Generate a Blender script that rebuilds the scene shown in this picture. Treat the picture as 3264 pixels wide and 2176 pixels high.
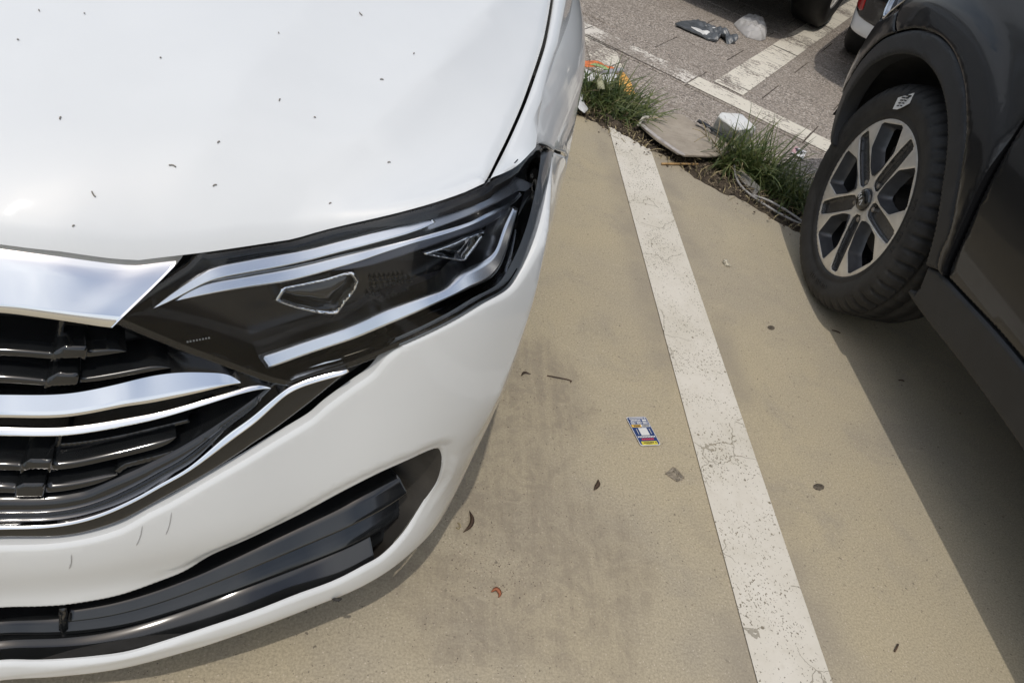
import bpy, math, random
import numpy as np
from mathutils import Vector, Matrix
from mathutils.geometry import delaunay_2d_cdt

for o in list(bpy.data.objects): bpy.data.objects.remove(o)
SC = bpy.context.scene
COL = SC.collection
R = math.radians

# ------------------------------------------------------------------ camera, sky, sun, exposure
cam = bpy.data.cameras.new('camera'); cam.sensor_width = 36.0; cam.lens = 26.47; cam.clip_start = 0.02; cam.clip_end = 500
co = bpy.data.objects.new('camera', cam); COL.objects.link(co)
RT = Vector((0.96904355, -0.03005322, 0.24505387)); UP = Vector((-0.16140535, 0.6739633, 0.72091732)); FW = Vector((0.18682321, 0.73815329, -0.64824904))
m = Matrix((RT, UP, -FW)).transposed().to_4x4(); m.translation = Vector((0, 0, 1.1876)); co.matrix_world = m
SC.camera = co

SUN_TO = Vector((-.12, -.40, 1)).normalized()          # towards the sun
el = math.asin(SUN_TO.z); az = math.atan2(SUN_TO.y, SUN_TO.x)
sun = bpy.data.lights.new('sun', 'SUN'); sun.energy = 2.0; sun.angle = R(.6); sun.color = (1, .945, .86)
so = bpy.data.objects.new('sun', sun); COL.objects.link(so); so.rotation_euler = SUN_TO.to_track_quat('Z', 'Y').to_euler()

W = bpy.data.worlds.new('World'); SC.world = W; W.use_nodes = True
wt = W.node_tree; wt.nodes.clear()
sky = wt.nodes.new('ShaderNodeTexSky'); sky.sky_type = 'NISHITA'; sky.sun_disc = False
sky.sun_elevation = el; sky.sun_rotation = math.pi / 2 - az; sky.air_density = 1.3; sky.dust_density = 3.0; sky.ozone_density = 1.0
# soft broken cloud over the whole sky
tc = wt.nodes.new('ShaderNodeTexCoord'); cn = wt.nodes.new('ShaderNodeTexNoise'); cn.inputs['Scale'].default_value = 2.6; cn.inputs['Detail'].default_value = 6; cn.inputs['Roughness'].default_value = .55
cr_ = wt.nodes.new('ShaderNodeValToRGB'); cr_.color_ramp.elements[0].position = .38; cr_.color_ramp.elements[1].position = .68
mx = wt.nodes.new('ShaderNodeMix'); mx.data_type = 'RGBA'; mx.inputs[7].default_value = (10.5, 10.8, 11.2, 1)
mu = wt.nodes.new('ShaderNodeMath'); mu.operation = 'MULTIPLY'; mu.inputs[1].default_value = .75
bg = wt.nodes.new('ShaderNodeBackground'); bg.inputs['Strength'].default_value = .15; wo = wt.nodes.new('ShaderNodeOutputWorld')
wt.links.new(tc.outputs['Generated'], cn.inputs['Vector']); wt.links.new(cn.outputs['Fac'], cr_.inputs['Fac']); wt.links.new(cr_.outputs['Color'], mu.inputs[0])
wt.links.new(mu.outputs[0], mx.inputs[0]); wt.links.new(sky.outputs[0], mx.inputs[6]); wt.links.new(mx.outputs[2], bg.inputs['Color']); wt.links.new(bg.outputs[0], wo.inputs['Surface'])

SC.view_settings.view_transform = 'Standard'; SC.view_settings.look = 'None'; SC.view_settings.exposure = -0.46; SC.view_settings.gamma = 1.0
SC.render.resolution_x = 1024; SC.render.resolution_y = 682

# ------------------------------------------------------------------ helpers
def tag(o, label=None, cat=None, group=None, kind=None):
    if label: o['label'] = label
    if cat: o['category'] = cat
    if group: o['group'] = group
    if kind: o['kind'] = kind
    return o
def empty(name, loc=(0, 0, 0), parent=None, rotz=0):
    o = bpy.data.objects.new(name, None); COL.objects.link(o); o.location = loc; o.rotation_euler = (0, 0, rotz); o.empty_display_size = .1
    if parent: o.parent = parent
    return o
def mesh_obj(name, verts, faces, mat, parent=None, smooth=True, mats=None, midx=None):
    me = bpy.data.meshes.new(name); me.from_pydata([tuple(map(float, v)) for v in verts], [], [tuple(map(int, f)) for f in faces])
    if mats:
        for m_ in mats: me.materials.append(m_)
        me.polygons.foreach_set('material_index', midx)
    elif mat: me.materials.append(mat)
    if smooth: me.polygons.foreach_set('use_smooth', [True] * len(me.polygons))
    me.update()
    o = bpy.data.objects.new(name, me); COL.objects.link(o)
    if parent: o.parent = parent
    return o
class MB:                                                     # small mesh collector
    def __init__(s): s.v = []; s.f = []
    def add(s, v, f):
        n = len(s.v); s.v += [tuple(map(float, q)) for q in v]; s.f += [tuple(i + n for i in q) for q in f]; return s
    def box(s, c, d, M=None, bev=0):
        c = Vector(c); hx, hy, hz = [q / 2 for q in d]
        if bev:
            v = []
            for sx in (-1, 1):
                for sy in (-1, 1):
                    for sz in (-1, 1):
                        v += [(sx * hx, sy * (hy - bev), sz * (hz - bev)), (sx * (hx - bev), sy * hy, sz * (hz - bev)), (sx * (hx - bev), sy * (hy - bev), sz * hz)]
            import bmesh
            bm = bmesh.new(); [bm.verts.new(q) for q in v]; bmesh.ops.convex_hull(bm, input=bm.verts[:]); bm.verts.ensure_lookup_table(); bm.verts.index_update()
            v = [q.co.copy() for q in bm.verts]; f = [[x.index for x in p.verts] for p in bm.faces]; bm.free()
        else:
            v = [Vector((x * hx, y * hy, z * hz)) for x in (-1, 1) for y in (-1, 1) for z in (-1, 1)]
            f = [(0, 1, 3, 2), (4, 6, 7, 5), (0, 4, 5, 1), (2, 3, 7, 6), (0, 2, 6, 4), (1, 5, 7, 3)]
        if M is not None: v = [M @ Vector(q) for q in v]
        return s.add([Vector(q) + c for q in v], f)
    def tube(s, pts, r, n=6, cap=True):
        pts = [Vector(p) for p in pts]; rr = r if hasattr(r, '__len__') else [r] * len(pts); v = []; f = []
        for i, p in enumerate(pts):
            t = (pts[min(i + 1, len(pts) - 1)] - pts[max(i - 1, 0)]).normalized()
            a = t.cross(Vector((0, 0, 1))); a = a.normalized() if a.length > 1e-3 else Vector((1, 0, 0)); b = t.cross(a)
            v += [p + (a * math.cos(k * 2 * math.pi / n) + b * math.sin(k * 2 * math.pi / n)) * rr[i] for k in range(n)]
        for i in range(len(pts) - 1):
            for k in range(n): f.append((i * n + k, i * n + (k + 1) % n, (i + 1) * n + (k + 1) % n, (i + 1) * n + k))
        if cap: f += [tuple(range(n))[::-1], tuple(range((len(pts) - 1) * n, len(pts) * n))]
        return s.add(v, f)
    def obj(s, name, mat, parent=None, smooth=False): return mesh_obj(name, s.v, s.f, mat, parent, smooth)
def cr(pts, step):                                            # Catmull-Rom through the points, evenly resampled
    p = np.array(pts, float)
    if len(p) == 2: n = max(1, int(round(np.linalg.norm(p[1] - p[0]) / step))); return np.array([p[0] + (p[1] - p[0]) * k / n for k in range(n + 1)])
    q = np.vstack([2 * p[0] - p[1], p, 2 * p[-1] - p[-2]]); out = []
    for i in range(1, len(q) - 2):
        p0, p1, p2, p3 = q[i - 1:i + 3]; d = np.linalg.norm(p2 - p1)
        lim = 1.2 * d
        m1 = (p2 - p0) / 2; m2 = (p3 - p1) / 2
        for m_ in (m1, m2):
            l = np.linalg.norm(m_)
            if l > lim: m_ *= lim / l
        for k in range(12):
            s = k / 12; out.append((2 * s ** 3 - 3 * s ** 2 + 1) * p1 + (s ** 3 - 2 * s ** 2 + s) * m1 + (-2 * s ** 3 + 3 * s ** 2) * p2 + (s ** 3 - s ** 2) * m2)
    out.append(p[-1]); out = np.array(out); L = np.concatenate([[0], np.cumsum(np.linalg.norm(np.diff(out, axis=0), axis=1))])
    n = max(1, int(round(L[-1] / step))); u = np.linspace(0, L[-1], n + 1)
    return np.stack([np.interp(u, L, out[:, k]) for k in range(out.shape[1])], 1)
def loop(*segs, step=.01, raw=()):
    out = []
    for i, s in enumerate(segs):
        for p in cr(s, step):
            if not out or np.hypot(p[0] - out[-1][0], p[1] - out[-1][1]) > 1e-4: out.append((float(p[0]), float(p[1])))
    if np.hypot(out[0][0] - out[-1][0], out[0][1] - out[-1][1]) < 1e-4: out.pop()
    return out
def inside(poly, P):
    x, y = P[:, 0], P[:, 1]; r = np.zeros(len(P), bool); n = len(poly); j = n - 1
    for i in range(n):
        xi, yi = poly[i]; xj, yj = poly[j]
        if yi != yj:
            c = ((yi > y) != (yj > y)) & (x < (xj - xi) * (y - yi) / (yj - yi) + xi); r ^= c
        j = i
    return r
def segdist(P, A, B):
    d = np.full(len(P), 1e9)
    for s in range(0, len(A), 64):
        a = A[s:s + 64][None]; b = B[s:s + 64][None]; ab = b - a; L = (ab ** 2).sum(-1) + 1e-12
        t = np.clip(((P[:, None] - a) * ab).sum(-1) / L, 0, 1); q = a + t[..., None] * ab
        d = np.minimum(d, np.sqrt(((P[:, None] - q) ** 2).sum(-1)).min(1))
    return d
def join_mirror(verts, faces):
    n = len(verts); mp = {}; vv = list(verts)
    for i, q in enumerate(verts):
        if abs(q[0] - MX) < 1e-6: mp[i] = i
        else: mp[i] = len(vv); vv.append((2 * MX - q[0], q[1], q[2]))
    return vv, list(faces) + [tuple(mp[i] for i in f[::-1]) for f in faces]
def strip(name, mat, parent, top, bot, S, off, thick, prof, step=.006, mirror='join', seam=False, flat=None):
    """a bar between two edge curves with a given cross-section: prof = (share of height, offset as share of height)"""
    tp = np.array(top, float); bt = np.array(bot, float)
    if tp[0, 0] > tp[-1, 0]: tp = tp[::-1]
    if bt[0, 0] > bt[-1, 0]: bt = bt[::-1]
    a = cr(tp, .001); b = cr(bt, .001); L = max(len(a), len(b)) * .001; n = max(3, int(L / step))
    u = np.linspace(0, 1, n + 1); u = 1 - (1 - u) ** 1.15
    def rs(c): l = np.concatenate([[0], np.cumsum(np.linalg.norm(np.diff(c, axis=0), axis=1))]); l /= l[-1]; return np.stack([np.interp(u, l, c[:, k]) for k in (0, 1)], 1)
    a = rs(a); b = rs(b)
    for _ in range(6):
        for c in (a, b): c[1:-1] = .25 * c[:-2] + .5 * c[1:-1] + .25 * c[2:]
    h = np.linalg.norm(a - b, axis=1); ws = []
    for (w0, o0), (w1, o1) in zip(prof[:-1], prof[1:]):
        k = max(1, int((w1 - w0) * 8)); ws += [(w0 + (w1 - w0) * i / k, o0 + (o1 - o0) * i / k) for i in range(k)]
    ws.append(prof[-1]); m = len(ws); rows = []
    for w, o in ws:
        q = b + (a - b) * w; X = S(q[:, 0], q[:, 1], off + o * h, flat); rows.append(X)
    rows = [S(b[:, 0], b[:, 1], off + prof[0][1] * h - thick, flat)] + [rows[0].copy()] + rows + [rows[-1].copy(), S(a[:, 0], a[:, 1], off + prof[-1][1] * h - thick, flat)]
    if seam:
        for X in rows: X[0, 0] = MX
    m = len(rows); V = np.stack(rows, 1).reshape(-1, 3); nn = n + 1; F = []
    for i in range(nn - 1):
        for j in range(m - 1):
            if j == 1 or j == m - 3: continue
            F.append((i * m + j, (i + 1) * m + j, (i + 1) * m + j + 1, i * m + j + 1))
    if np.linalg.norm(V[(nn - 1) * m] - V[nn * m - 1]) > 1e-4: F.append(tuple(range((nn - 1) * m, nn * m)))
    if not seam: F.append(tuple(range(0, m))[::-1])
    verts = [tuple(q) for q in V]
    if mirror == 'join': verts, F = join_mirror(verts, F)
    o_ = mesh_obj(name, verts, F, mat, parent)
    if mirror == 'copy': mesh_obj(name, [(2 * MX - q[0], q[1], q[2]) for q in verts], [f[::-1] for f in F], mat, parent)
    return o_
def panel(name, mat, parent, outer, front, step, holes=(), puff=0, depth=0, back=None, lines=(), mirror=None, seam=None, extra=None, flip=False, noroll=None):
    """a shaped panel: polygon in the surface's own (a, b) coordinates, gridded, rolled at its edges, walled back to `back`"""
    pts = [tuple(p) for p in outer]; edges = [(i, (i + 1) % len(pts)) for i in range(len(pts))]; bseg = list(edges)
    for h in holes:
        n = len(pts); pts += [tuple(p) for p in h]; e = [(n + i, n + (i + 1) % len(h)) for i in range(len(h))]; edges += e; bseg += e
    BP = np.array(pts); sg = [(i, j) for i, j in bseg if not (seam is not None and abs(BP[i, 0] - seam) < 1e-5 and abs(BP[j, 0] - seam) < 1e-5)]
    if noroll is not None: sg = [(i, j) for i, j in sg if not noroll(BP[i], BP[j])]
    A = BP[[i for i, j in sg]]; B = BP[[j for i, j in sg]]
    for l in lines:
        n = len(pts); pts += [tuple(p) for p in l]; edges += [(n + i, n + i + 1) for i in range(len(l) - 1)]
    O_ = np.array(outer); lo = O_.min(0); hi = O_.max(0)
    sx, sy = step if hasattr(step, '__len__') else (step, step)
    gx = np.arange(lo[0] + sx / 2, hi[0], sx); gy = np.arange(lo[1] + sy / 2, hi[1], sy)
    if len(gx) and len(gy):
        GX, GY = np.meshgrid(gx, gy, indexing='ij'); GX = GX + (np.arange(len(gy)) % 2)[None] * sx * .5; G = np.stack([GX.ravel(), GY.ravel()], 1)
        k = inside(outer, G)
        for h in holes: k &= ~inside(h, G)
        G = G[k]
        if len(G):
            mn = min(sx, sy)
            k = segdist(G, BP[[i for i, j in bseg]], BP[[j for i, j in bseg]]) > max(.35 * mn, puff * 1.25)
            for l in lines:
                l = np.array(l); k &= segdist(G, l[:-1], l[1:]) > .35 * mn
            pts += [tuple(p) for p in G[k]]
    if puff and len(A):                                       # rings of points so that the rolled edge is smooth
        d = B - A; L = np.linalg.norm(d, axis=1)[:, None] + 1e-12; nrm = np.stack([-d[:, 1], d[:, 0]], 1) / L; mid = (A + B) / 2
        sgn = np.where(inside(outer, mid + nrm * 1e-4), 1.0, -1.0)
        for h in holes: sgn = np.where(inside(h, mid + nrm * 1e-4), -1.0, sgn)
        ring = []
        for fr in (.22, .55, 1.0):
            q = mid + nrm * sgn[:, None] * puff * fr; kk = inside(outer, q)
            for h in holes: kk &= ~inside(h, q)
            kk &= segdist(q, A, B) > puff * fr * .93
            ring += [tuple(p) for p in q[kk]]
        if lines and ring:
            rr = np.array(ring); kk = np.ones(len(rr), bool)
            for l in lines: l = np.array(l); kk &= segdist(rr, l[:-1], l[1:]) > .0015
            ring = [tuple(p) for p in rr[kk]]
        pts += ring
    v2, e2, f2, *_ = delaunay_2d_cdt([Vector(p) for p in pts], edges, [], 0, 1e-6)
    V = np.array([(p[0], p[1]) for p in v2]); F = np.array([tuple(f) for f in f2]); c = V[F].mean(1)
    k = inside(outer, c)
    for h in holes: k &= ~inside(h, c)
    F = F[k]
    ar = np.cross(V[F[:, 1]] - V[F[:, 0]], V[F[:, 2]] - V[F[:, 0]]); F[ar < 0] = F[ar < 0][:, ::-1]
    o = np.zeros(len(V))
    if puff:
        d = np.clip(segdist(V, A, B) / puff, 0, 1); o -= depth * (1 - np.sqrt(np.clip(1 - (1 - d) ** 2, 0, 1)))
    if extra is not None: o = o + extra(V[:, 0], V[:, 1])
    X = front(V[:, 0], V[:, 1], o)
    if seam is not None: X[np.abs(V[:, 0] - seam) < 1e-6, 0] = MX
    verts = [tuple(p) for p in X]; faces = [tuple(f) for f in F]
    if back is not None:
        cnt = {}
        for a, b, c_ in F:
            for i, j in ((a, b), (b, c_), (c_, a)): cnt[(i, j)] = 1
        bd = [(i, j) for (i, j) in cnt if (j, i) not in cnt]
        if seam is not None: bd = [(i, j) for i, j in bd if not (abs(V[i, 0] - seam) < 1e-5 and abs(V[j, 0] - seam) < 1e-5)]
        ids = sorted({i for e in bd for i in e}); mp = {}
        Y = back(V[ids, 0], V[ids, 1])
        if seam is not None: Y[np.abs(V[ids, 0] - seam) < 1e-6, 0] = MX
        for q, i in enumerate(ids):
            mp[i] = len(verts); verts.append(tuple(X[i])); verts.append(tuple(Y[q]))
        faces += [(mp[j], mp[i], mp[i] + 1, mp[j] + 1) for i, j in bd]
    if flip: faces = [f[::-1] for f in faces]
    if mirror == 'join': verts, faces = join_mirror(verts, faces)
    ob = mesh_obj(name, verts, faces, mat, parent)
    if mirror == 'copy':
        mesh_obj(name, [(2 * MX - v[0], v[1], v[2]) for v in verts], [f[::-1] for f in faces], mat, parent if not isinstance(parent, tuple) else parent[1])
    return ob
class Plan:                                                   # body surface: plan curve (arclength t) inset by a height profile
    def __init__(s, pts, DF, DS, T0, T1, smooth=60):
        p = np.array(pts, float); q = np.vstack([2 * p[0] - p[1], p, 2 * p[-1] - p[-2]]); out = []
        for i in range(1, len(q) - 2):
            p0, p1, p2, p3 = q[i - 1:i + 3]
            for k in range(24):
                u = k / 24; out.append(.5 * ((2 * p1) + (-p0 + p2) * u + (2 * p0 - 5 * p1 + 4 * p2 - p3) * u * u + (-p0 + 3 * p1 - 3 * p2 + p3) * u ** 3))
        out.append(p[-1]); C = np.array(out)
        for _ in range(smooth): C[1:-1] = .25 * C[:-2] + .5 * C[1:-1] + .25 * C[2:]
        s.C = C; s.T = np.concatenate([[0], np.cumsum(np.linalg.norm(np.diff(C, axis=0), axis=1))])
        d = np.gradient(C, axis=0); d /= np.linalg.norm(d, axis=1)[:, None]; s.N = np.stack([d[:, 1], -d[:, 0]], 1)
        s.DF = np.array(DF); s.DS = np.array(DS); s.T0 = T0; s.T1 = T1
    def prof(s, z, T):
        r = 0
        for o, w in ((-.024, .1), (-.016, .15), (-.008, .15), (0, .2), (.008, .15), (.016, .15), (.024, .1)): r = r + w * np.interp(z + o, T[:, 0], T[:, 1])
        return r
    def S(s, t, z, off=0, flat=None):
        t = np.asarray(t, float); z = np.asarray(z, float)
        if flat is None:
            w = np.clip((t - s.T0) / (s.T1 - s.T0), 0, 1); w = w * w * (3 - 2 * w); d = (1 - w) * s.prof(z, s.DF) + w * s.prof(z, s.DS)
        else: d = flat
        d = d - off; cx = np.interp(t, s.T, s.C[:, 0]); cy = np.interp(t, s.T, s.C[:, 1]); nx = np.interp(t, s.T, s.N[:, 0]); ny = np.interp(t, s.T, s.N[:, 1])
        return np.stack([cx - nx * d, cy - ny * d, z + 0 * t], -1)
def grid_faces(nu, nv, wrap=False):
    return [(i * nv + j, (i + 1) % nu * nv + j, (i + 1) % nu * nv + j + 1, i * nv + j + 1) for i in range(nu if wrap else nu - 1) for j in range(nv - 1)]

# ------------------------------------------------------------------ materials
class NT:
    def __init__(s, name):
        s.m = bpy.data.materials.new(name); s.m.use_nodes = True; s.t = s.m.node_tree; s.t.nodes.clear()
        s.out = s.t.nodes.new('ShaderNodeOutputMaterial')
    def n(s, typ, **kw):
        x = s.t.nodes.new(typ)
        for k, v in kw.items():
            if k.startswith('i_'):
                key = k[2:]; key = int(key) if key.isdigit() else key.replace('_', ' ')
                if hasattr(v, 'is_linked') and hasattr(v, 'node'): s.t.links.new(v, x.inputs[key])
                else: x.inputs[key].default_value = v
            else: setattr(x, k, v)
        return x
    def link(s, a, b): s.t.links.new(a, b)
    def pos(s): return s.n('ShaderNodeNewGeometry').outputs['Position']
    def objco(s): return s.n('ShaderNodeTexCoord').outputs['Object']
    def map(s, v, scale=(1, 1, 1), loc=(0, 0, 0), rot=(0, 0, 0)): return s.n('ShaderNodeMapping', i_0=v, i_1=loc, i_2=rot, i_3=scale).outputs[0]
    def noise(s, v, scale, detail=3, rough=.55, dist=0): return s.n('ShaderNodeTexNoise', i_Vector=v, i_Scale=scale, i_Detail=detail, i_Roughness=rough, i_Distortion=dist).outputs['Fac']
    def vor(s, v, scale, feature='F1', out='Distance', rnd=1.0): return s.n('ShaderNodeTexVoronoi', feature=feature, i_Vector=v, i_Scale=scale, i_Randomness=rnd).outputs[out]
    def ramp(s, f, a, b, lo=0., hi=1.): return s.n('ShaderNodeMapRange', clamp=True, interpolation_type='SMOOTHSTEP', i_0=f, i_1=a, i_2=b, i_3=lo, i_4=hi).outputs[0]
    def math(s, op, a, b=0.): return s.n('ShaderNodeMath', operation=op, i_0=a, i_1=b).outputs[0]
    def mix(s, f, a, b, mode='MIX'):
        x = s.n('ShaderNodeMix', data_type='RGBA', blend_type=mode)
        for k, v in ((0, f), (6, a), (7, b)):
            if hasattr(v, 'node'): s.link(v, x.inputs[k])
            else: x.inputs[k].default_value = v if k == 0 else (tuple(v) + (1,) if len(v) == 3 else v)
        return x.outputs[2]
    def bump(s, h, strength=.3, dist=.01): return s.n('ShaderNodeBump', i_Strength=strength, i_Distance=dist, i_Height=h).outputs[0]
    def bsdf(s, color, rough=.5, **kw):
        x = s.n('ShaderNodeBsdfPrincipled')
        def st(k, v):
            if hasattr(v, 'node'): s.link(v, x.inputs[k])
            elif k == 'Base Color': x.inputs[k].default_value = tuple(v) + (1,)
            else: x.inputs[k].default_value = v
        st('Base Color', color); st('Roughness', rough)
        for k, v in kw.items(): st(k.replace('_', ' '), v)
        s.link(x.outputs[0], s.out.inputs[0]); return x
def simple(name, color, rough=.5, vary=0., vscale=30, bump=0., bscale=80, **kw):
    t = NT(name); c = color
    if vary or bump:
        p = t.objco()
    if vary:
        f = t.noise(p, vscale, 4); c = t.mix(t.ramp(f, .3, .7), tuple(q * (1 - vary) for q in color), tuple(min(1, q * (1 + vary)) for q in color))
    if bump: kw['Normal'] = t.bump(t.noise(p, bscale, 3), bump, .002)
    t.bsdf(c, rough, **kw); return t.m
def paint_mat(name, color, vary, coat=1.0, rough=.45, metallic=0.):
    t = NT(name); p = t.pos()
    dust = t.ramp(t.noise(p, 7, 5, .6), .35, .8); fine = t.noise(p, 420, 2)
    c = t.mix(dust, color, tuple(q * (1 - vary) for q in color))
    r = t.math('ADD', t.math('MULTIPLY', dust, .06), .035)
    t.bsdf(c, rough, Metallic=metallic, Coat_Weight=coat, Coat_Roughness=r, Coat_IOR=1.5, Specular_IOR_Level=.3, Normal=t.bump(fine, .02, .0004)); return t.m
M_ = {}
M_['white'] = paint_mat('white_paint', (.70, .715, .715), .03)
M_['dark_paint'] = paint_mat('charcoal_paint', (.008, .0083, .0095), .1, coat=.6, metallic=.0, rough=.3)
M_['chrome'] = simple('chrome', (.86, .87, .88), .07, vary=.03, vscale=12, Metallic=1.0)
M_['satin'] = simple('satin_chrome', (.78, .80, .83), .2, Metallic=1.0)
M_['gloss_black'] = simple('gloss_black', (.010, .011, .012), .13, vary=.2, vscale=25, Coat_Weight=.6, Coat_Roughness=.05)
M_['matte_black'] = simple('matte_black', (.018, .018, .018), .55, vary=.25, vscale=40, bump=.15, bscale=300)
M_['brown_black'] = simple('weathered_black_plastic', (.05, .046, .041), .5, vary=.25, vscale=18, bump=.15, bscale=260)
M_['lamp_dark'] = simple('lamp_housing_black', (.012, .012, .013), .22, vary=.2)
M_['guide'] = simple('light_guide_grey', (.42, .43, .45), .22, Metallic=.7)
M_['lamp_border'] = simple('lamp_border_black', (.016, .0145, .013), .16, vary=.2)
M_['lamp_grey'] = simple('lamp_bezel_grey', (.11, .113, .125), .28, Metallic=.6)
M_['rubber'] = simple('tyre_rubber', (.020, .0195, .019), .68, vary=.3, vscale=24, bump=.25, bscale=150)
M_['cladding'] = simple('grained_cladding', (.020, .021, .023), .5, vary=.18, vscale=9, bump=.3, bscale=700)
M_['alloy'] = simple('machined_alloy', (.70, .68, .64), .36, vary=.08, vscale=30, Metallic=.6)
M_['alloy_dark'] = simple('dark_alloy', (.10, .104, .112), .36, vary=.15, vscale=25, Metallic=.5)
M_['alloy_pocket'] = simple('pocket_black', (.028, .029, .031), .25, vary=.15, vscale=25)
M_['steel'] = simple('bare_steel', (.36, .34, .32), .4, vary=.2, Metallic=.9)
M_['label_white'] = simple('label_white', (.72, .72, .70), .5)
M_['ink'] = simple('printing_ink', (.03, .03, .035), .6)
M_['glass_dark'] = simple('tinted_glass', (.01, .012, .013), .04, Coat_Weight=1.0)
M_['red_lens'] = simple('red_lens', (.28, .012, .012), .2, Coat_Weight=1.0)
def lens_mat():
    t = NT('clear_lens'); fr = t.n('ShaderNodeFresnel', i_IOR=1.42); gl = t.n('ShaderNodeBsdfGlossy', i_Roughness=.03); gl.inputs[0].default_value = (.95, .95, .95, 1)
    tr = t.n('ShaderNodeBsdfTransparent'); tr.inputs[0].default_value = (.93, .94, .95, 1)
    x = t.n('ShaderNodeMixShader', i_0=fr.outputs[0], i_1=tr.outputs[0], i_2=gl.outputs[0]); t.link(x.outputs[0], t.out.inputs[0]); return t.m
M_['lens'] = lens_mat()

D2 = np.array([math.cos(R(34.97)), -math.sin(R(34.97))]); D3 = np.array([math.sin(R(34.97)), math.cos(R(34.97))])   # paver bond directions
def pv(a, b, z=0.): q = D2 * a + D3 * b; return Vector((q[0], q[1], z))

def concrete_nodes(t, p):
    big = t.noise(p, 1.3, 4, .6); mid = t.noise(p, 5.5, 6, .65, .5); fine = t.noise(p, 240, 3, .7); fine2 = t.noise(p, 620, 2, .6)
    c = t.mix(t.ramp(big, .36, .66), (.462, .396, .272), (.405, .355, .268))
    c = t.mix(t.ramp(mid, .48, .72, 0, .55), c, (.345, .305, .240)); c = t.mix(t.ramp(t.noise(t.map(p, loc=(4, 7, 0)), 2.4, 5, .7, .8), .50, .70, 0, .5), c, (.49, .425, .30))
    gr = t.ramp(fine, .25, .75, .76, 1.18); c = t.mix(1.0, c, t.n('ShaderNodeCombineColor', i_0=gr, i_1=gr, i_2=gr).outputs[0], 'MULTIPLY')
    vr = t.n('ShaderNodeTexVoronoi', i_Vector=p, i_Scale=115.0)
    pick = t.math('GREATER_THAN', t.n('ShaderNodeSeparateColor', i_0=vr.outputs['Color']).outputs[0], .66)
    spk = t.math('MULTIPLY', t.ramp(t.noise(p, 135, 2, .6, .5), .665, .70), t.ramp(mid, .3, .6, .35, 1))
    c = t.mix(t.math('MULTIPLY', spk, .72), c, (.10, .085, .065))
    vl = t.n('ShaderNodeTexVoronoi', i_Vector=t.map(p, loc=(3.1, 1.7, 0)), i_Scale=150.0)
    lgt = t.math('MULTIPLY', t.math('LESS_THAN', vl.outputs['Distance'], .2), t.math('GREATER_THAN', t.n('ShaderNodeSeparateColor', i_0=vl.outputs['Color']).outputs[0], .8))
    c = t.mix(t.math('MULTIPLY', lgt, .6), c, (.66, .58, .46))
    h = t.math('ADD', t.math('MULTIPLY', fine, .6), t.math('MULTIPLY', fine2, .4)); h = t.math('SUBTRACT', h, t.math('MULTIPLY', spk, .5))
    return c, h
def concrete_mat():
    t = NT('concrete'); p = t.pos(); c, h = concrete_nodes(t, p)
    sp = t.n('ShaderNodeSeparateXYZ', i_0=p); X = sp.outputs[0]; Y = sp.outputs[1]
    wob = t.noise(p, 4.5, 5, .65, .6); wob3 = t.noise(p, 17, 5, .7, 1.5); tr = t.noise(t.map(p, scale=(46, 4, 1), rot=(0, 0, .16)), 1.0, 4, .65, .5); tread = t.noise(t.map(p, scale=(16, 55, 1), rot=(0, 0, .55)), 1.0, 3, .6, .6)
    # damp, muddy patch trodden and driven through beside the car's nose
    def blob(cx, cy, rx, ry):
        dx = t.math('DIVIDE', t.math('SUBTRACT', X, cx), rx); dy = t.math('DIVIDE', t.math('SUBTRACT', Y, cy), ry)
        return t.math('SQRT', t.math('ADD', t.math('MULTIPLY', dx, dx), t.math('MULTIPLY', dy, dy)))
    dist = t.math('MINIMUM', t.math('MINIMUM', blob(.33, .93, .16, .30), blob(.40, 1.18, .14, .20)), t.math('MINIMUM', blob(.27, .66, .20, .13), blob(.43, .74, .16, .22)))
    area = t.ramp(t.math('ADD', dist, t.math('MULTIPLY', t.math('SUBTRACT', wob, .5), 1.6)), .55, 1.12, 1, 0)
    mud = t.math('MULTIPLY', area, t.ramp(t.math('ADD', t.math('MULTIPLY', wob3, .6), t.math('MULTIPLY', tr, .4)), .42, .60))
    ridg = t.math('MULTIPLY', area, t.ramp(t.math('ADD', t.math('MULTIPLY', tread, .5), t.math('MULTIPLY', tr, .5)), .56, .66))
    c = t.mix(t.math('MULTIPLY', area, .32), c, (.310, .262, .190)); c = t.mix(t.math('MULTIPLY', mud, .48), c, (.245, .203, .150)); c = t.mix(t.math('MULTIPLY', ridg, .32), c, (.43, .365, .265))
    wob2 = t.math('ADD', t.math('MULTIPLY', tr, .5), t.math('MULTIPLY', ridg, .8))
    # damp strip along the painted stripe and pale scuffs
    st = t.math('MULTIPLY', t.ramp(t.math('ABSOLUTE', t.math('SUBTRACT', X, .84)), .09, .17, 1, 0), t.ramp(t.noise(p, 3.2, 4, .6), .38, .62))
    c = t.mix(t.math('MULTIPLY', st, .55), c, (.285, .250, .200))
    scf = t.math('MULTIPLY', t.ramp(t.noise(t.map(p, scale=(9, 34, 1), rot=(0, 0, .5)), 1.0, 3, .7), .60, .72), .35); c = t.mix(scf, c, (.50, .43, .31))
    h2 = t.math('ADD', t.math('MULTIPLY', h, .35), t.math('MULTIPLY', t.math('MULTIPLY', wob2, mud), 1.6))
    t.bsdf(c, t.ramp(mud, 0, 1, .82, .5), Specular_IOR_Level=.35, Normal=t.bump(h2, .35, .003)); return t.m
M_['concrete'] = concrete_mat()
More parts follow.
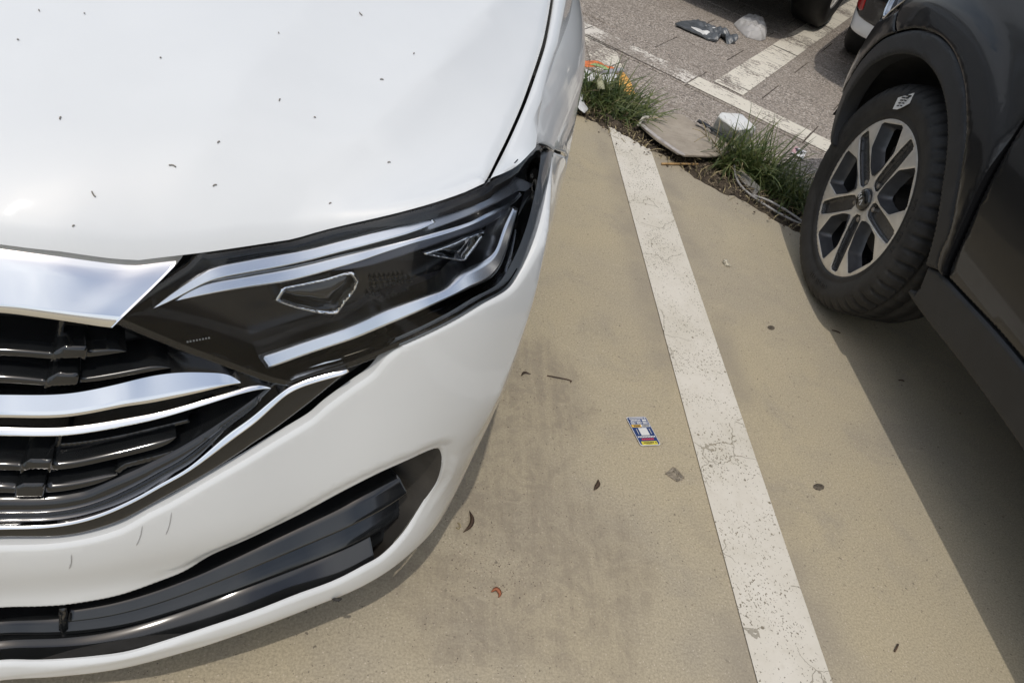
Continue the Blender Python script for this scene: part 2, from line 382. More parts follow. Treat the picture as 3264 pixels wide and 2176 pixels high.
def granite_nodes(t, p):
    inf = t.n('ShaderNodeObjectInfo').outputs['Random']
    a = t.n('ShaderNodeTexVoronoi', i_Vector=p, i_Scale=170.0); s = t.n('ShaderNodeSeparateColor', i_0=a.outputs['Color'])
    k = s.outputs[0]; fine = t.noise(p, 340, 2, .6); blot = t.noise(p, 2.4, 4, .6)
    c = t.mix(t.ramp(k, .25, .9), (.225, .195, .165), (.50, .44, .375))
    c = t.mix(t.math('GREATER_THAN', k, .87), c, (.62, .56, .50)); c = t.mix(t.math('MULTIPLY', t.math('LESS_THAN', k, .13), .8), c, (.085, .075, .068))
    c = t.mix(t.ramp(fine, .35, .7, 0, .4), c, (.22, .19, .165))
    c = t.mix(t.ramp(blot, .4, .7, 0, .4), c, (.30, .262, .222)); c = t.mix(t.ramp(inf, 0, 1, 0, .22), c, (.27, .235, .20))
    return c, t.math('ADD', fine, k)
def granite_mat():
    t = NT('granite_paver'); p = t.pos(); c, h = granite_nodes(t, p); t.bsdf(c, .8, Specular_IOR_Level=.3, Normal=t.bump(h, .3, .002)); return t.m
M_['granite'] = granite_mat()
def line_mat():                                               # thick road paint on concrete, pitted and cracked
    t = NT('pitted_road_paint'); p = t.pos(); c, h = concrete_nodes(t, p)
    dens = t.noise(p, 9, 4, .6); v = t.n('ShaderNodeTexVoronoi', i_Vector=p, i_Scale=105.0); k = t.n('ShaderNodeSeparateColor', i_0=v.outputs['Color']).outputs[0]
    pn = t.noise(t.map(p, scale=(1, .8, 1), rot=(0, 0, .4)), 230, 2, .55, .4)
    pit = t.math('GREATER_THAN', pn, t.ramp(dens, .32, .68, .70, .60))
    v2 = t.n('ShaderNodeTexVoronoi', i_Vector=t.map(p, loc=(5, 2, 0)), i_Scale=46.0); k2 = t.n('ShaderNodeSeparateColor', i_0=v2.outputs['Color']).outputs[0]
    pit2 = t.math('MULTIPLY', t.math('LESS_THAN', v2.outputs['Distance'], .15), t.math('GREATER_THAN', k2, .88))
    wig = t.n('ShaderNodeTexNoise', i_Vector=p, i_Scale=28.0, i_Detail=3.0).outputs['Color']
    wp = t.n('ShaderNodeMix', data_type='VECTOR', i_0=.03, i_4=p, i_5=wig).outputs[1]
    ck = t.math('MULTIPLY', t.math('LESS_THAN', t.vor(wp, 9.0, 'DISTANCE_TO_EDGE'), .007), t.math('GREATER_THAN', t.noise(p, 5, 2), .53))
    w = t.math('MAXIMUM', t.math('MAXIMUM', pit, pit2), t.math('MULTIPLY', ck, .7))
    paint = t.mix(t.ramp(t.noise(p, 5, 5, .65), .3, .75), (.74, .70, .62), (.63, .59, .50)); paint = t.mix(t.ramp(t.noise(p, 70, 3), .5, .8, 0, .35), paint, (.56, .51, .42))
    c2 = t.mix(w, paint, t.mix(.55, c, (.11, .10, .08)))
    t.bsdf(c2, .75, Specular_IOR_Level=.3, Normal=t.bump(t.math('SUBTRACT', t.math('MULTIPLY', h, .25), w), .5, .003)); return t.m
M_['line'] = line_mat()
def worn_mat(name, lo, hi, ang, tint=(.73, .685, .585)):        # road paint worn off rough pavers
    t = NT(name); p = t.pos(); c, h = granite_nodes(t, p)
    q = t.map(t.map(p, rot=(0, 0, R(34.97))), scale=(16, 60, 1))
    f = t.math('ADD', t.math('MULTIPLY', t.noise(q, 1.0, 4, .7), .55), t.math('MULTIPLY', t.noise(p, 95, 3, .7), .45)); big = t.noise(p, 3.6, 3, .6)
    w = t.ramp(t.math('ADD', f, t.math('MULTIPLY', t.math('SUBTRACT', big, .5), .5)), lo, hi)
    c2 = t.mix(w, tint, c); t.bsdf(c2, .78, Specular_IOR_Level=.3, Normal=t.bump(t.math('SUBTRACT', t.math('MULTIPLY', h, .3), w), .4, .002)); return t.m
M_['worn_light'] = worn_mat('worn_paint_light', .52, .57, 0)
M_['worn_mid'] = worn_mat('worn_paint_mid', .47, .53, 0)
M_['worn_heavy'] = worn_mat('worn_paint_heavy', .45, .52, 0, (.74, .70, .63))
def soil_mat():
    t = NT('dark_soil'); p = t.pos(); n1 = t.noise(p, 30, 5, .7); n2 = t.noise(p, 160, 3, .7)
    c = t.mix(t.ramp(n1, .35, .7), (.055, .042, .030), (.15, .118, .082)); c = t.mix(t.ramp(n2, .58, .75, 0, .7), c, (.26, .215, .155))
    t.bsdf(c, .95, Normal=t.bump(t.math('ADD', n1, n2), .8, .012)); return t.m
M_['soil'] = soil_mat()
M_['joint'] = simple('joint_sand', (.075, .062, .050), .95, vary=.4, vscale=60, bump=.5, bscale=200)
def asphalt_mat():
    t = NT('far_paving'); p = t.pos(); c, h = granite_nodes(t, p); t.bsdf(c, .85, Normal=t.bump(h, .3, .002)); return t.m
M_['far'] = asphalt_mat()

# ------------------------------------------------------------------ the setting
rnd = random.Random(7)
g = MB(); g.add([(-40, -30, -.09), (45, -30, -.09), (45, 60, -.09), (-40, 60, -.09)], [(0, 1, 2, 3)])
tag(g.obj('ground', M_['far']), kind='structure')
# concrete apron: its broken far edge runs along the paver bond
edge = []
a = -9.0
while a < 9:
    b = 2.605 + .016 * math.sin(a * 7.3) + .012 * math.sin(a * 19 + 1) + rnd.uniform(-.007, .007)
    if -.62 < a < -.36: b -= .02
    edge.append(pv(a, b)); a += .022 if -1.6 < a < .6 else .3
v = []; f = []
for i, q in enumerate(edge):
    base = Vector((q.x, min(-5.0, q.y - 1), 0)); v += [base, q, Vector((q.x, q.y + .006, -.05))]
for i in range(len(edge) - 1):
    k = i * 3; f += [(k, k + 3, k + 4, k + 1), (k + 1, k + 4, k + 5, k + 2)]
tag(mesh_obj('concrete_slab', v, f, M_['concrete'], smooth=False), kind='structure')
# soil gap between slab and pavers
v = []; f = []; na, nb = 220, 16
for i in range(na):
    for j in range(nb):
        aa = -2.6 + 4.6 * i / (na - 1); bb = 2.56 + .30 * j / (nb - 1); q = pv(aa, bb)
        h = -.024 + .012 * math.sin(aa * 31 + bb * 17) * math.sin(bb * 40 + aa * 9) + rnd.uniform(-.007, .009)
        h += .024 * math.exp(-((bb - 2.70) / .07) ** 2) - (.03 if bb < 2.60 else 0)
        v.append((q.x, q.y, h))
tag(mesh_obj('soil_strip', v, grid_faces(na, nb), M_['soil']), kind='structure')
# pavers: 586 x 293 mm in running bond, each a slab of its own
pb = MB(); q = [pv(-6, 2.79, -.009), pv(6, 2.79, -.009), pv(6, 14, -.009), pv(-6, 14, -.009)]; pb.add(q, [(0, 1, 2, 3)])
pave = tag(pb.obj('pavement', M_['joint']), kind='structure')
def paver_mesh():
    import bmesh
    w, d, t, be = .586 - .0035, .2925 - .008, .05, .003
    v = []
    for (z, i) in ((-t, 0), (-be, 0), (0, be)):
        v += [(-w / 2 + i, -d / 2 + i, z), (w / 2 - i, -d / 2 + i, z), (w / 2 - i, d / 2 - i, z), (-w / 2 + i, d / 2 - i, z)]
    f = [(8, 9, 10, 11)] + [(k, (k + 1) % 4, 4 + (k + 1) % 4, 4 + k) for k in range(4)] + [(4 + k, 4 + (k + 1) % 4, 8 + (k + 1) % 4, 8 + k) for k in range(4)]
    me = bpy.data.meshes.new('paver'); me.from_pydata(v, [], f); me.materials.append(M_['granite']); return me
PM = paver_mesh(); cells = []
for r in range(13):
    b0 = 3.10 - .2925 + r * .2925; a0 = -.597 if r % 2 == 1 else -.892
    if r == 0: a0 = -.892
    for k in range(-4, 6):
        ax = a0 + k * .586
        if not (-3.0 < ax < 2.2) or (ax > 1.0 and b0 > 5): continue
        o = bpy.data.objects.new('paver', PM); COL.objects.link(o); o.parent = pave
        c = pv(ax + .293, b0 + .146, rnd.uniform(-.002, .0005)); o.location = c; o.rotation_euler = (rnd.uniform(-.003, .003), rnd.uniform(-.003, .003), -R(34.97))
        cells.append((ax, b0, c.z))
def clip(poly, ax, lo, hi):
    for s, lim in ((1, lo), (-1, hi)):
        out = []
        for i in range(len(poly)):
            p, q = poly[i], poly[(i + 1) % len(poly)]; dp = s * (p[ax] - lim); dq = s * (q[ax] - lim)
            if dp >= 0: out.append(p)
            if dp * dq < 0: u = dp / (dp - dq); out.append((p[0] + u * (q[0] - p[0]), p[1] + u * (q[1] - p[1])))
        poly = out
        if not poly: break
    return poly
def paver_line(name, poly, mat, lift=.0035):                  # painted line, broken at every joint
    mb = MB()
    for ax, b0, cz in cells:
        p = clip(clip(poly, 0, ax + .004, ax + .582), 1, b0 + .004, b0 + .2885)
        if len(p) > 2: mb.add([pv(q[0], q[1], cz + lift) for q in p], [tuple(range(len(p)))])
    return tag(mb.obj(name, mat), kind='structure')
paver_line('painted_line', [(-1.70, 3.413), (-.893, 3.413), (-.893, 3.560), (-1.70, 3.560)], M_['worn_heavy'])
paver_line('painted_line', [(-.892, 3.413), (1.9, 3.413), (1.9, 3.560), (-.892, 3.560)], M_['worn_light'])
paver_line('painted_line', [(-.820, 3.592), (-.668, 3.592), (-.668, 4.74), (-.820, 4.74)], M_['worn_light'])
paver_line('painted_line', [(-.820, 4.741), (-.668, 4.741), (-.668, 5.45), (-.820, 5.45)], M_['worn_mid'])
paver_line('painted_line', [(-.820, 5.46), (-.668, 5.46), (-.668, 6.6), (-.820, 6.6)], M_['worn_light'])
def w2p(x, y): q = np.array([x, y]); return (float(q @ D2), float(q @ D3))
paver_line('painted_line', [w2p(.763, 3.02), w2p(.914, 3.02), w2p(.914, 3.518), w2p(.763, 3.62)], M_['worn_mid'], .0028)
# bay line on the slab, its far end crumbled along the broken edge
lf = [(.763, -2.5), (.915, -2.5)]; n = 26
up = []
for i in range(n + 1):
    x = .915 - .152 * i / n; y = 2.672 - (x - .763) * .82 + rnd.uniform(-.010, .010)
    up.append((x, y))
mb = MB(); pts = lf + up
for i in range(n): mb.add([(up[i][0], -2.5, .0035), (up[i][0], up[i][1], .0035), (up[i + 1][0], up[i + 1][1], .0035), (up[i + 1][0], -2.5, .0035)], [(0, 1, 2, 3)][::1])
mb.f = [q[::1] for q in mb.f]
tag(mb.obj('parking_bay_line', M_['line']), kind='structure')

# ------------------------------------------------------------------ white saloon, nose towards the camera
O = {'bumper_top': [(0, 0.4096), (0.2524, 0.4096), (0.2746, 0.4084), (0.2975, 0.4076), (0.3182, 0.4087), (0.34, 0.4112), (0.3571, 0.4143), (0.3742, 0.4196), (0.3981, 0.4328), (0.4217, 0.4434), (0.4671, 0.4675), (0.5235, 0.4939), (0.5728, 0.5205), (0.5918, 0.5392), (0.6176, 0.5633), (0.641, 0.583), (0.6562, 0.604), (0.6724, 0.6198)],
     'bumper_hl': [(0.6723, 0.6219), (0.6992, 0.6335), (0.7422, 0.6509), (0.7782, 0.6639), (0.8217, 0.6695), (0.8442, 0.6813), (0.8665, 0.695), (0.8879, 0.7069), (0.9181, 0.7179), (0.9543, 0.7298), (0.9887, 0.7392), (1.0196, 0.7483), (1.0337, 0.7492)],
     'hole_top': [(0, 0.2951), (0.235, 0.2951), (0.265, 0.2929), (0.2931, 0.2915), (0.3138, 0.2922), (0.3575, 0.2948), (0.4017, 0.3017), (0.4329, 0.309), (0.4661, 0.3283), (0.5089, 0.345), (0.5661, 0.3697), (0.5881, 0.3818), (0.6269, 0.4045), (0.67, 0.4237), (0.7163, 0.4361), (0.7395, 0.4392), (0.7498, 0.4356)],
     'hole_end': [(0.7498, 0.4356), (0.7583, 0.4258), (0.7653, 0.4078), (0.7708, 0.3799), (0.7735, 0.3426), (0.7631, 0.3149), (0.7435, 0.2879), (0.7287, 0.2699), (0.709, 0.2563), (0.6829, 0.2444)],
     'hole_bot': [(0.6829, 0.2444), (0.6549, 0.2409), (0.6071, 0.2324), (0.5622, 0.2313), (0.5343, 0.2294), (0.4599, 0.2224), (0.3906, 0.2132), (0.3588, 0.2102), (0.325, 0.2132), (0.2873, 0.2169), (0.2602, 0.2206), (0.2294, 0.2262), (0, 0.2262)],
     'crease': [(1.0424, 0.7447), (0.974, 0.7335), (0.9343, 0.7204), (0.8941, 0.7013), (0.8785, 0.6759), (0.8708, 0.6553), (0.8483, 0.5774), (0.8316, 0.503), (0.8229, 0.3966)],
     'groove': [(0.4084, 0.3486), (0.466, 0.3662), (0.5366, 0.387), (0.5926, 0.4053), (0.6122, 0.4191), (0.6683, 0.4436), (0.7219, 0.4551), (0.7466, 0.4482), (0.7631, 0.4296), (0.7752, 0.4011), (0.7853, 0.3628), (0.7888, 0.3264)],
     'hl_a': [(0.3805, 0.6725), (0.3947, 0.6822), (0.4092, 0.6925), (0.4217, 0.7012), (0.436, 0.7101), (0.4509, 0.7191), (0.4532, 0.7202), (0.4664, 0.7315), (0.4737, 0.7361)],
     'hl_b': [(0.4737, 0.7361), (0.5211, 0.7392), (0.5598, 0.7427), (0.5984, 0.7537), (0.6797, 0.7727), (0.7564, 0.7856), (0.8089, 0.7911)],
     'hl_c': [(0.8112, 0.7913), (0.8232, 0.792), (0.848, 0.791), (0.875, 0.7895), (0.9035, 0.7876), (0.934, 0.7848), (0.9629, 0.7813), (0.9893, 0.7749), (1.0142, 0.7641), (1.041, 0.7488), (1.0508, 0.7416)],
     'hl_d': [(1.0502, 0.7412), (1.0358, 0.7403), (1.0062, 0.7302), (0.9695, 0.7213), (0.9297, 0.7107), (0.8951, 0.7005), (0.872, 0.6906), (0.8484, 0.6775), (0.826, 0.6669), (0.7827, 0.662), (0.7459, 0.6494), (0.6805, 0.6226), (0.6186, 0.5936), (0.5562, 0.5719)],
     'hl_e': [(0.5562, 0.5719), (0.5323, 0.5816), (0.4983, 0.6022), (0.4705, 0.6184), (0.4453, 0.6333), (0.4149, 0.6529), (0.3933, 0.6669), (0.3805, 0.6725)],
     'drl_top': [(0.4216, 0.6708), (0.434, 0.68), (0.4511, 0.6916), (0.4778, 0.7059), (0.4795, 0.7069), (0.5376, 0.7119), (0.582, 0.7183), (0.5958, 0.7234), (0.6277, 0.7333), (0.6716, 0.7445), (0.7077, 0.7524), (0.7261, 0.753)],
     'drl_bot': [(0.7288, 0.7513), (0.7164, 0.7462), (0.6934, 0.7399), (0.6492, 0.7286), (0.6104, 0.7175), (0.5756, 0.7062), (0.537, 0.699), (0.4942, 0.6961), (0.4748, 0.6942), (0.4628, 0.6884), (0.4419, 0.6786), (0.427, 0.671), (0.4216, 0.6708)],
     'guide_top': [(0.7144, 0.752), (0.7595, 0.7583), (0.8171, 0.7639), (0.8645, 0.7626), (0.9087, 0.757), (0.9405, 0.7468), (0.9683, 0.73)],
     'guide_bot': [(0.9683, 0.73), (0.9219, 0.7398), (0.9052, 0.7498), (0.8598, 0.7562), (0.8134, 0.7567), (0.7571, 0.7497), (0.7132, 0.7405)],
     'strip2_top': [(0.4419, 0.6726), (0.4636, 0.6849), (0.4974, 0.6881), (0.5534, 0.6922), (0.5826, 0.6985), (0.6199, 0.7104), (0.6733, 0.7247), (0.7298, 0.7367), (0.7895, 0.7443), (0.8378, 0.7479), (0.9215, 0.738)],
     'strip2_bot': [(0.9241, 0.7356), (0.8409, 0.7443), (0.776, 0.7398), (0.7149, 0.7302), (0.7072, 0.7293), (0.6624, 0.7165), (0.62, 0.7011), (0.5826, 0.6874), (0.5531, 0.6803), (0.4969, 0.6777), (0.4504, 0.6731), (0.4419, 0.6726)],
     'shelf_top': [(0.5993, 0.6876), (0.6317, 0.6998), (0.6657, 0.7126), (0.7113, 0.7255), (0.7961, 0.7374), (0.8506, 0.7385), (0.8723, 0.7371)],
     'shelf_bot': [(0.8729, 0.7299), (0.8203, 0.7299), (0.7637, 0.7258), (0.7193, 0.7158), (0.7109, 0.714), (0.6477, 0.6952), (0.6274, 0.6904), (0.5993, 0.6876)],
     'lstrip_in': [(0.5258, 0.5968), (0.5511, 0.6026), (0.6029, 0.6207), (0.6311, 0.6347), (0.6725, 0.6528), (0.7263, 0.6702), (0.7482, 0.6749), (0.7689, 0.6873), (0.8032, 0.6918), (0.8207, 0.6941), (0.8325, 0.7011), (0.8458, 0.7186), (0.8613, 0.7309), (0.8786, 0.739)],
     'lstrip_out': [(0.8852, 0.7372), (0.87, 0.7268), (0.8531, 0.7093), (0.841, 0.693), (0.8286, 0.6792), (0.812, 0.6741), (0.778, 0.6724), (0.7378, 0.6636), (0.6739, 0.6384), (0.6058, 0.6078), (0.5359, 0.5831), (0.5346, 0.5838)],
     'facet_top': [(0.6151, 0.6261), (0.6798, 0.6553), (0.7358, 0.6715), (0.7958, 0.6792), (0.8209, 0.6835), (0.8388, 0.6854)],
     'facet_bot': [(0.8415, 0.6816), (0.8216, 0.6809), (0.7828, 0.6784), (0.7368, 0.6617), (0.6803, 0.6443), (0.6367, 0.6259), (0.607, 0.6113)],
     'line2': [(0.5569, 0.5729), (0.6418, 0.6055), (0.6751, 0.6204), (0.7286, 0.6411), (0.7829, 0.6534), (0.8135, 0.6578), (0.8388, 0.6632), (0.8562, 0.6716), (0.8663, 0.6833), (0.8816, 0.695), (0.9048, 0.7096), (0.9352, 0.7198), (0.9671, 0.7236)],
     'dots': [(1.1259, 0.6932), (1.087, 0.6933), (1.0327, 0.6954), (0.9889, 0.6919), (0.9482, 0.6809), (0.9191, 0.6753), (0.8952, 0.6699)],
     'proj1': [(0.5442, 0.6585), (0.5523, 0.6715), (0.5747, 0.6753), (0.5951, 0.6802), (0.6135, 0.6873), (0.6222, 0.6887), (0.6286, 0.6803), (0.6247, 0.6682), (0.6145, 0.6534), (0.6064, 0.6385), (0.5956, 0.6384), (0.5868, 0.64), (0.5664, 0.6475)],
     'proj2': [(0.7176, 0.7129), (0.7367, 0.7165), (0.7832, 0.7258), (0.8191, 0.7277), (0.8137, 0.7219), (0.8015, 0.7142), (0.7894, 0.7067), (0.78, 0.6998), (0.7699, 0.701), (0.7495, 0.7059), (0.7205, 0.7118)],
     'chev': [(0.6412, 0.6219), (0.655, 0.6776), (0.7072, 0.6788), (0.747, 0.6539)],
     'digits': [(0.4488, 0.6443), (0.4695, 0.6462)],
     'chrome_top': [(0, 0.7425), (0.2956, 0.7425), (0.3293, 0.7398), (0.3772, 0.7335), (0.4091, 0.729), (0.4197, 0.7288), (0.442, 0.7318), (0.4651, 0.7342)],
     'chrome_end': [(0.4651, 0.734), (0.453, 0.7237), (0.4288, 0.7078), (0.394, 0.6853), (0.3857, 0.6798), (0.381, 0.6766)],
     'chrome_bot': [(0.3809, 0.6761), (0.3592, 0.6813), (0.3347, 0.686), (0.3109, 0.6892), (0.2898, 0.6915), (0, 0.6915)],
     'slat1L': [(0.2788, 0.6399), (0.3263, 0.6357), (0.3226, 0.6265), (0.2776, 0.6304)],
     'brk1': [(0.3263, 0.6357), (0.3298, 0.6384), (0.3392, 0.6433), (0.3595, 0.6417), (0.3608, 0.638), (0.3569, 0.6268), (0.3518, 0.6299), (0.3343, 0.63), (0.3261, 0.6288), (0.3227, 0.6267)],
     'slat1R': [(0.3606, 0.6363), (0.3758, 0.6371), (0.3878, 0.6371), (0.3917, 0.6344), (0.3953, 0.63), (0.3773, 0.6273), (0.3569, 0.6263)],
     'slat2L': [(0.2748, 0.6108), (0.3151, 0.6054), (0.3122, 0.5972), (0.2732, 0.6005)],
     'brk2': [(0.3151, 0.6054), (0.3186, 0.6091), (0.3283, 0.6143), (0.3457, 0.6131), (0.3491, 0.6114), (0.346, 0.6005), (0.3398, 0.5998), (0.3208, 0.5999), (0.3125, 0.5971)],
     'slat2R': [(0.3492, 0.6048), (0.3874, 0.6083), (0.4235, 0.613), (0.4282, 0.6108), (0.4325, 0.6062), (0.3989, 0.6021), (0.3743, 0.5998), (0.3506, 0.5975), (0.3481, 0.5992)],
     'chr2_top': [(0, 0.5901), (0.2744, 0.5901), (0.3027, 0.5891), (0.3298, 0.5889), (0.3604, 0.5917), (0.3977, 0.5971), (0.4337, 0.6005), (0.47, 0.5987), (0.489, 0.5965), (0.4937, 0.594), (0.5004, 0.5883)],
     'chr2_bot': [(0.5004, 0.5877), (0.4789, 0.5844), (0.4424, 0.578), (0.4008, 0.5731), (0.3958, 0.5752), (0.3579, 0.5706), (0.3272, 0.568), (0.3002, 0.5687), (0.2716, 0.5702), (0, 0.5702)],
     'chr3_top': [(0, 0.5536), (0.2684, 0.5536), (0.2962, 0.5519), (0.3244, 0.551), (0.3588, 0.5526), (0.3894, 0.555), (0.419, 0.5579), (0.4694, 0.5681), (0.499, 0.5733), (0.522, 0.5757), (0.5347, 0.5708)],
     'chr3_bot': [(0.5333, 0.5702), (0.5189, 0.57), (0.4888, 0.567), (0.4186, 0.5517), (0.3888, 0.5479), (0.3576, 0.5447), (0.3253, 0.543), (0.2953, 0.5438), (0.2674, 0.5453), (0, 0.5453)],
     'slatAL': [(0.2607, 0.5081), (0.2811, 0.507), (0.2816, 0.5055), (0.2783, 0.4961), (0.2594, 0.4977)],
     'brkA': [(0.2811, 0.507), (0.2903, 0.5141), (0.3089, 0.5126), (0.3099, 0.5106), (0.3059, 0.4956), (0.3035, 0.5008), (0.2888, 0.5016), (0.2835, 0.4999), (0.2786, 0.4962)],
     'slatAR': [(0.3091, 0.5055), (0.3281, 0.5057), (0.3537, 0.5094), (0.3861, 0.5134), (0.4169, 0.5179), (0.4324, 0.5202), (0.4314, 0.5157), (0.424, 0.5102), (0.4084, 0.5065), (0.3772, 0.5025), (0.3442, 0.4983), (0.3142, 0.4944), (0.3059, 0.4956)],
     'slatBL': [(0.2572, 0.4805), (0.2726, 0.4794), (0.273, 0.4768), (0.27, 0.4675), (0.2558, 0.4686)],
     'brkB': [(0.2726, 0.4794), (0.2801, 0.4837), (0.2981, 0.4828), (0.2998, 0.4804), (0.2965, 0.4659), (0.27, 0.4675)],
     'slatBR': [(0.3002, 0.4778), (0.3206, 0.4777), (0.3421, 0.4807), (0.3713, 0.483), (0.3727, 0.4816), (0.3579, 0.474), (0.3406, 0.4701), (0.3236, 0.4679), (0.3073, 0.4656), (0.297, 0.4659)],
     'rib': [(0.3723, 0.482), (0.3806, 0.4887), (0.3917, 0.4907), (0.4152, 0.4939), (0.4375, 0.4988)],
     'rib0': [(0.309, 0.5094), (0.3352, 0.5102), (0.379, 0.513), (0.4186, 0.5181), (0.4471, 0.522)],
     'rib1': [(0.4316, 0.5188), (0.4382, 0.5244), (0.4449, 0.5271), (0.4725, 0.5192)],
     'frame_top': [(0, 0.4616), (0.2562, 0.4616), (0.2851, 0.46), (0.3075, 0.4598), (0.3235, 0.4614), (0.3403, 0.4642), (0.3661, 0.474), (0.3971, 0.4855), (0.4372, 0.5044), (0.5139, 0.5495), (0.5382, 0.5664)],
     'v_top': [(0.2565, 0.4421), (0.2924, 0.4405), (0.3228, 0.4427), (0.3557, 0.4501), (0.3881, 0.4629), (0.4123, 0.4759), (0.4408, 0.4913), (0.4824, 0.5239), (0.5124, 0.5429), (0.5464, 0.5706), (0.5589, 0.5772), (0.6066, 0.5906), (0.61, 0.5928)],
     'v_bot': [(0.6112, 0.5905), (0.6082, 0.5864), (0.5618, 0.5729), (0.5548, 0.569), (0.5492, 0.5669), (0.5176, 0.5385), (0.4888, 0.5198), (0.4406, 0.4872), (0.4121, 0.4724), (0.3878, 0.4593), (0.3551, 0.4466), (0.3225, 0.4396), (0.292, 0.4376), (0.2561, 0.4391)],
     'gl_bot': [(0.6119, 0.5775), (0.5764, 0.5412), (0.5398, 0.513), (0.5104, 0.4967), (0.5068, 0.4941), (0.4595, 0.4681), (0.416, 0.4457), (0.3749, 0.4248), (0.34, 0.4151), (0.3159, 0.4115), (0.2966, 0.4113), (0.2514, 0.4149)],
     'bladeA_top': [(0.2927, 0.239), (0.322, 0.2399), (0.3535, 0.2423), (0.3842, 0.2461), (0.4143, 0.2526), (0.445, 0.262), (0.477, 0.2728), (0.5107, 0.2831), (0.5443, 0.2922), (0.5773, 0.3012), (0.6098, 0.3122), (0.6471, 0.3243), (0.6899, 0.3331), (0.7388, 0.338)],
     'bladeA_bot': [(0.7442, 0.3154), (0.6941, 0.3088), (0.6503, 0.3002), (0.6118, 0.2893), (0.5787, 0.2799), (0.5451, 0.2726), (0.511, 0.2652), (0.477, 0.2564), (0.4446, 0.2467), (0.4137, 0.2383), (0.3833, 0.2327), (0.3522, 0.2297), (0.3208, 0.2281), (0.2913, 0.2281)],
     'bladeB_top': [(0, 0.2246), (0.2223, 0.2246), (0.244, 0.2184), (0.2683, 0.2145), (0.2946, 0.2126), (0.3224, 0.213), (0.3515, 0.2148), (0.3805, 0.2178), (0.4088, 0.223), (0.4373, 0.2306), (0.467, 0.2397), (0.4981, 0.2484), (0.5299, 0.2557), (0.5614, 0.2622), (0.5922, 0.2697), (0.6237, 0.2798), (0.6613, 0.2901), (0.7027, 0.2988), (0.7497, 0.3067)],
     'bladeB_bot': [(0.7568, 0.2632), (0.7085, 0.2528), (0.6655, 0.245), (0.6262, 0.2372), (0.5934, 0.2301), (0.5618, 0.2263), (0.5296, 0.2233), (0.4972, 0.219), (0.4657, 0.2128), (0.4357, 0.2059), (0.407, 0.2003), (0.3784, 0.1969), (0.3492, 0.1956), (0.32, 0.1954), (0.2924, 0.1966), (0.2661, 0.2002), (0.2422, 0.2056), (0.2206, 0.2127), (0, 0.2127)],
     'bladeC_top': [(0.2875, 0.1743), (0.3166, 0.1732), (0.3481, 0.1741), (0.3792, 0.1762), (0.4098, 0.1807), (0.4407, 0.1877), (0.473, 0.1956), (0.507, 0.2021), (0.5414, 0.2064), (0.5755, 0.2101), (0.6089, 0.2164), (0.6473, 0.2261), (0.6909, 0.2357), (0.7396, 0.2475)],
     'bladeC_bot': [(0.744, 0.227), (0.6944, 0.2139), (0.65, 0.2043), (0.6107, 0.1952), (0.5766, 0.1897), (0.5421, 0.1871), (0.5073, 0.1839), (0.4729, 0.1782), (0.4403, 0.1708), (0.4091, 0.1643), (0.3782, 0.1601), (0.3468, 0.1583), (0.3151, 0.1577), (0.2856, 0.1593)],
     'bladeD_top': [(0, 0.2055), (0.2234, 0.2055), (0.2475, 0.2009), (0.2731, 0.1957), (0.2999, 0.1918), (0.328, 0.1906), (0.3571, 0.1913), (0.3865, 0.1939), (0.4161, 0.199), (0.4464, 0.2063), (0.4777, 0.2138), (0.5101, 0.2193), (0.5434, 0.2225), (0.5771, 0.2256), (0.6108, 0.2325), (0.6468, 0.2448), (0.6852, 0.2611)],
     'bladeD_bot': [(0.6778, 0.2236), (0.6396, 0.2093), (0.6043, 0.1994), (0.5705, 0.1955), (0.5369, 0.1948), (0.5038, 0.1932), (0.4717, 0.1888), (0.4408, 0.1824), (0.4109, 0.1764), (0.3815, 0.1724), (0.3525, 0.1708), (0.3236, 0.171), (0.296, 0.1731), (0.2696, 0.178), (0.2444, 0.1838), (0.2207, 0.1885), (0, 0.1885)],
     'divider': [(0.2844, 0.2554), (0.2924, 0.256), (0.2921, 0.2401), (0.2814, 0.1485), (0.2779, 0.1348), (0.2708, 0.1319), (0.2757, 0.1825), (0.2771, 0.2031)]}
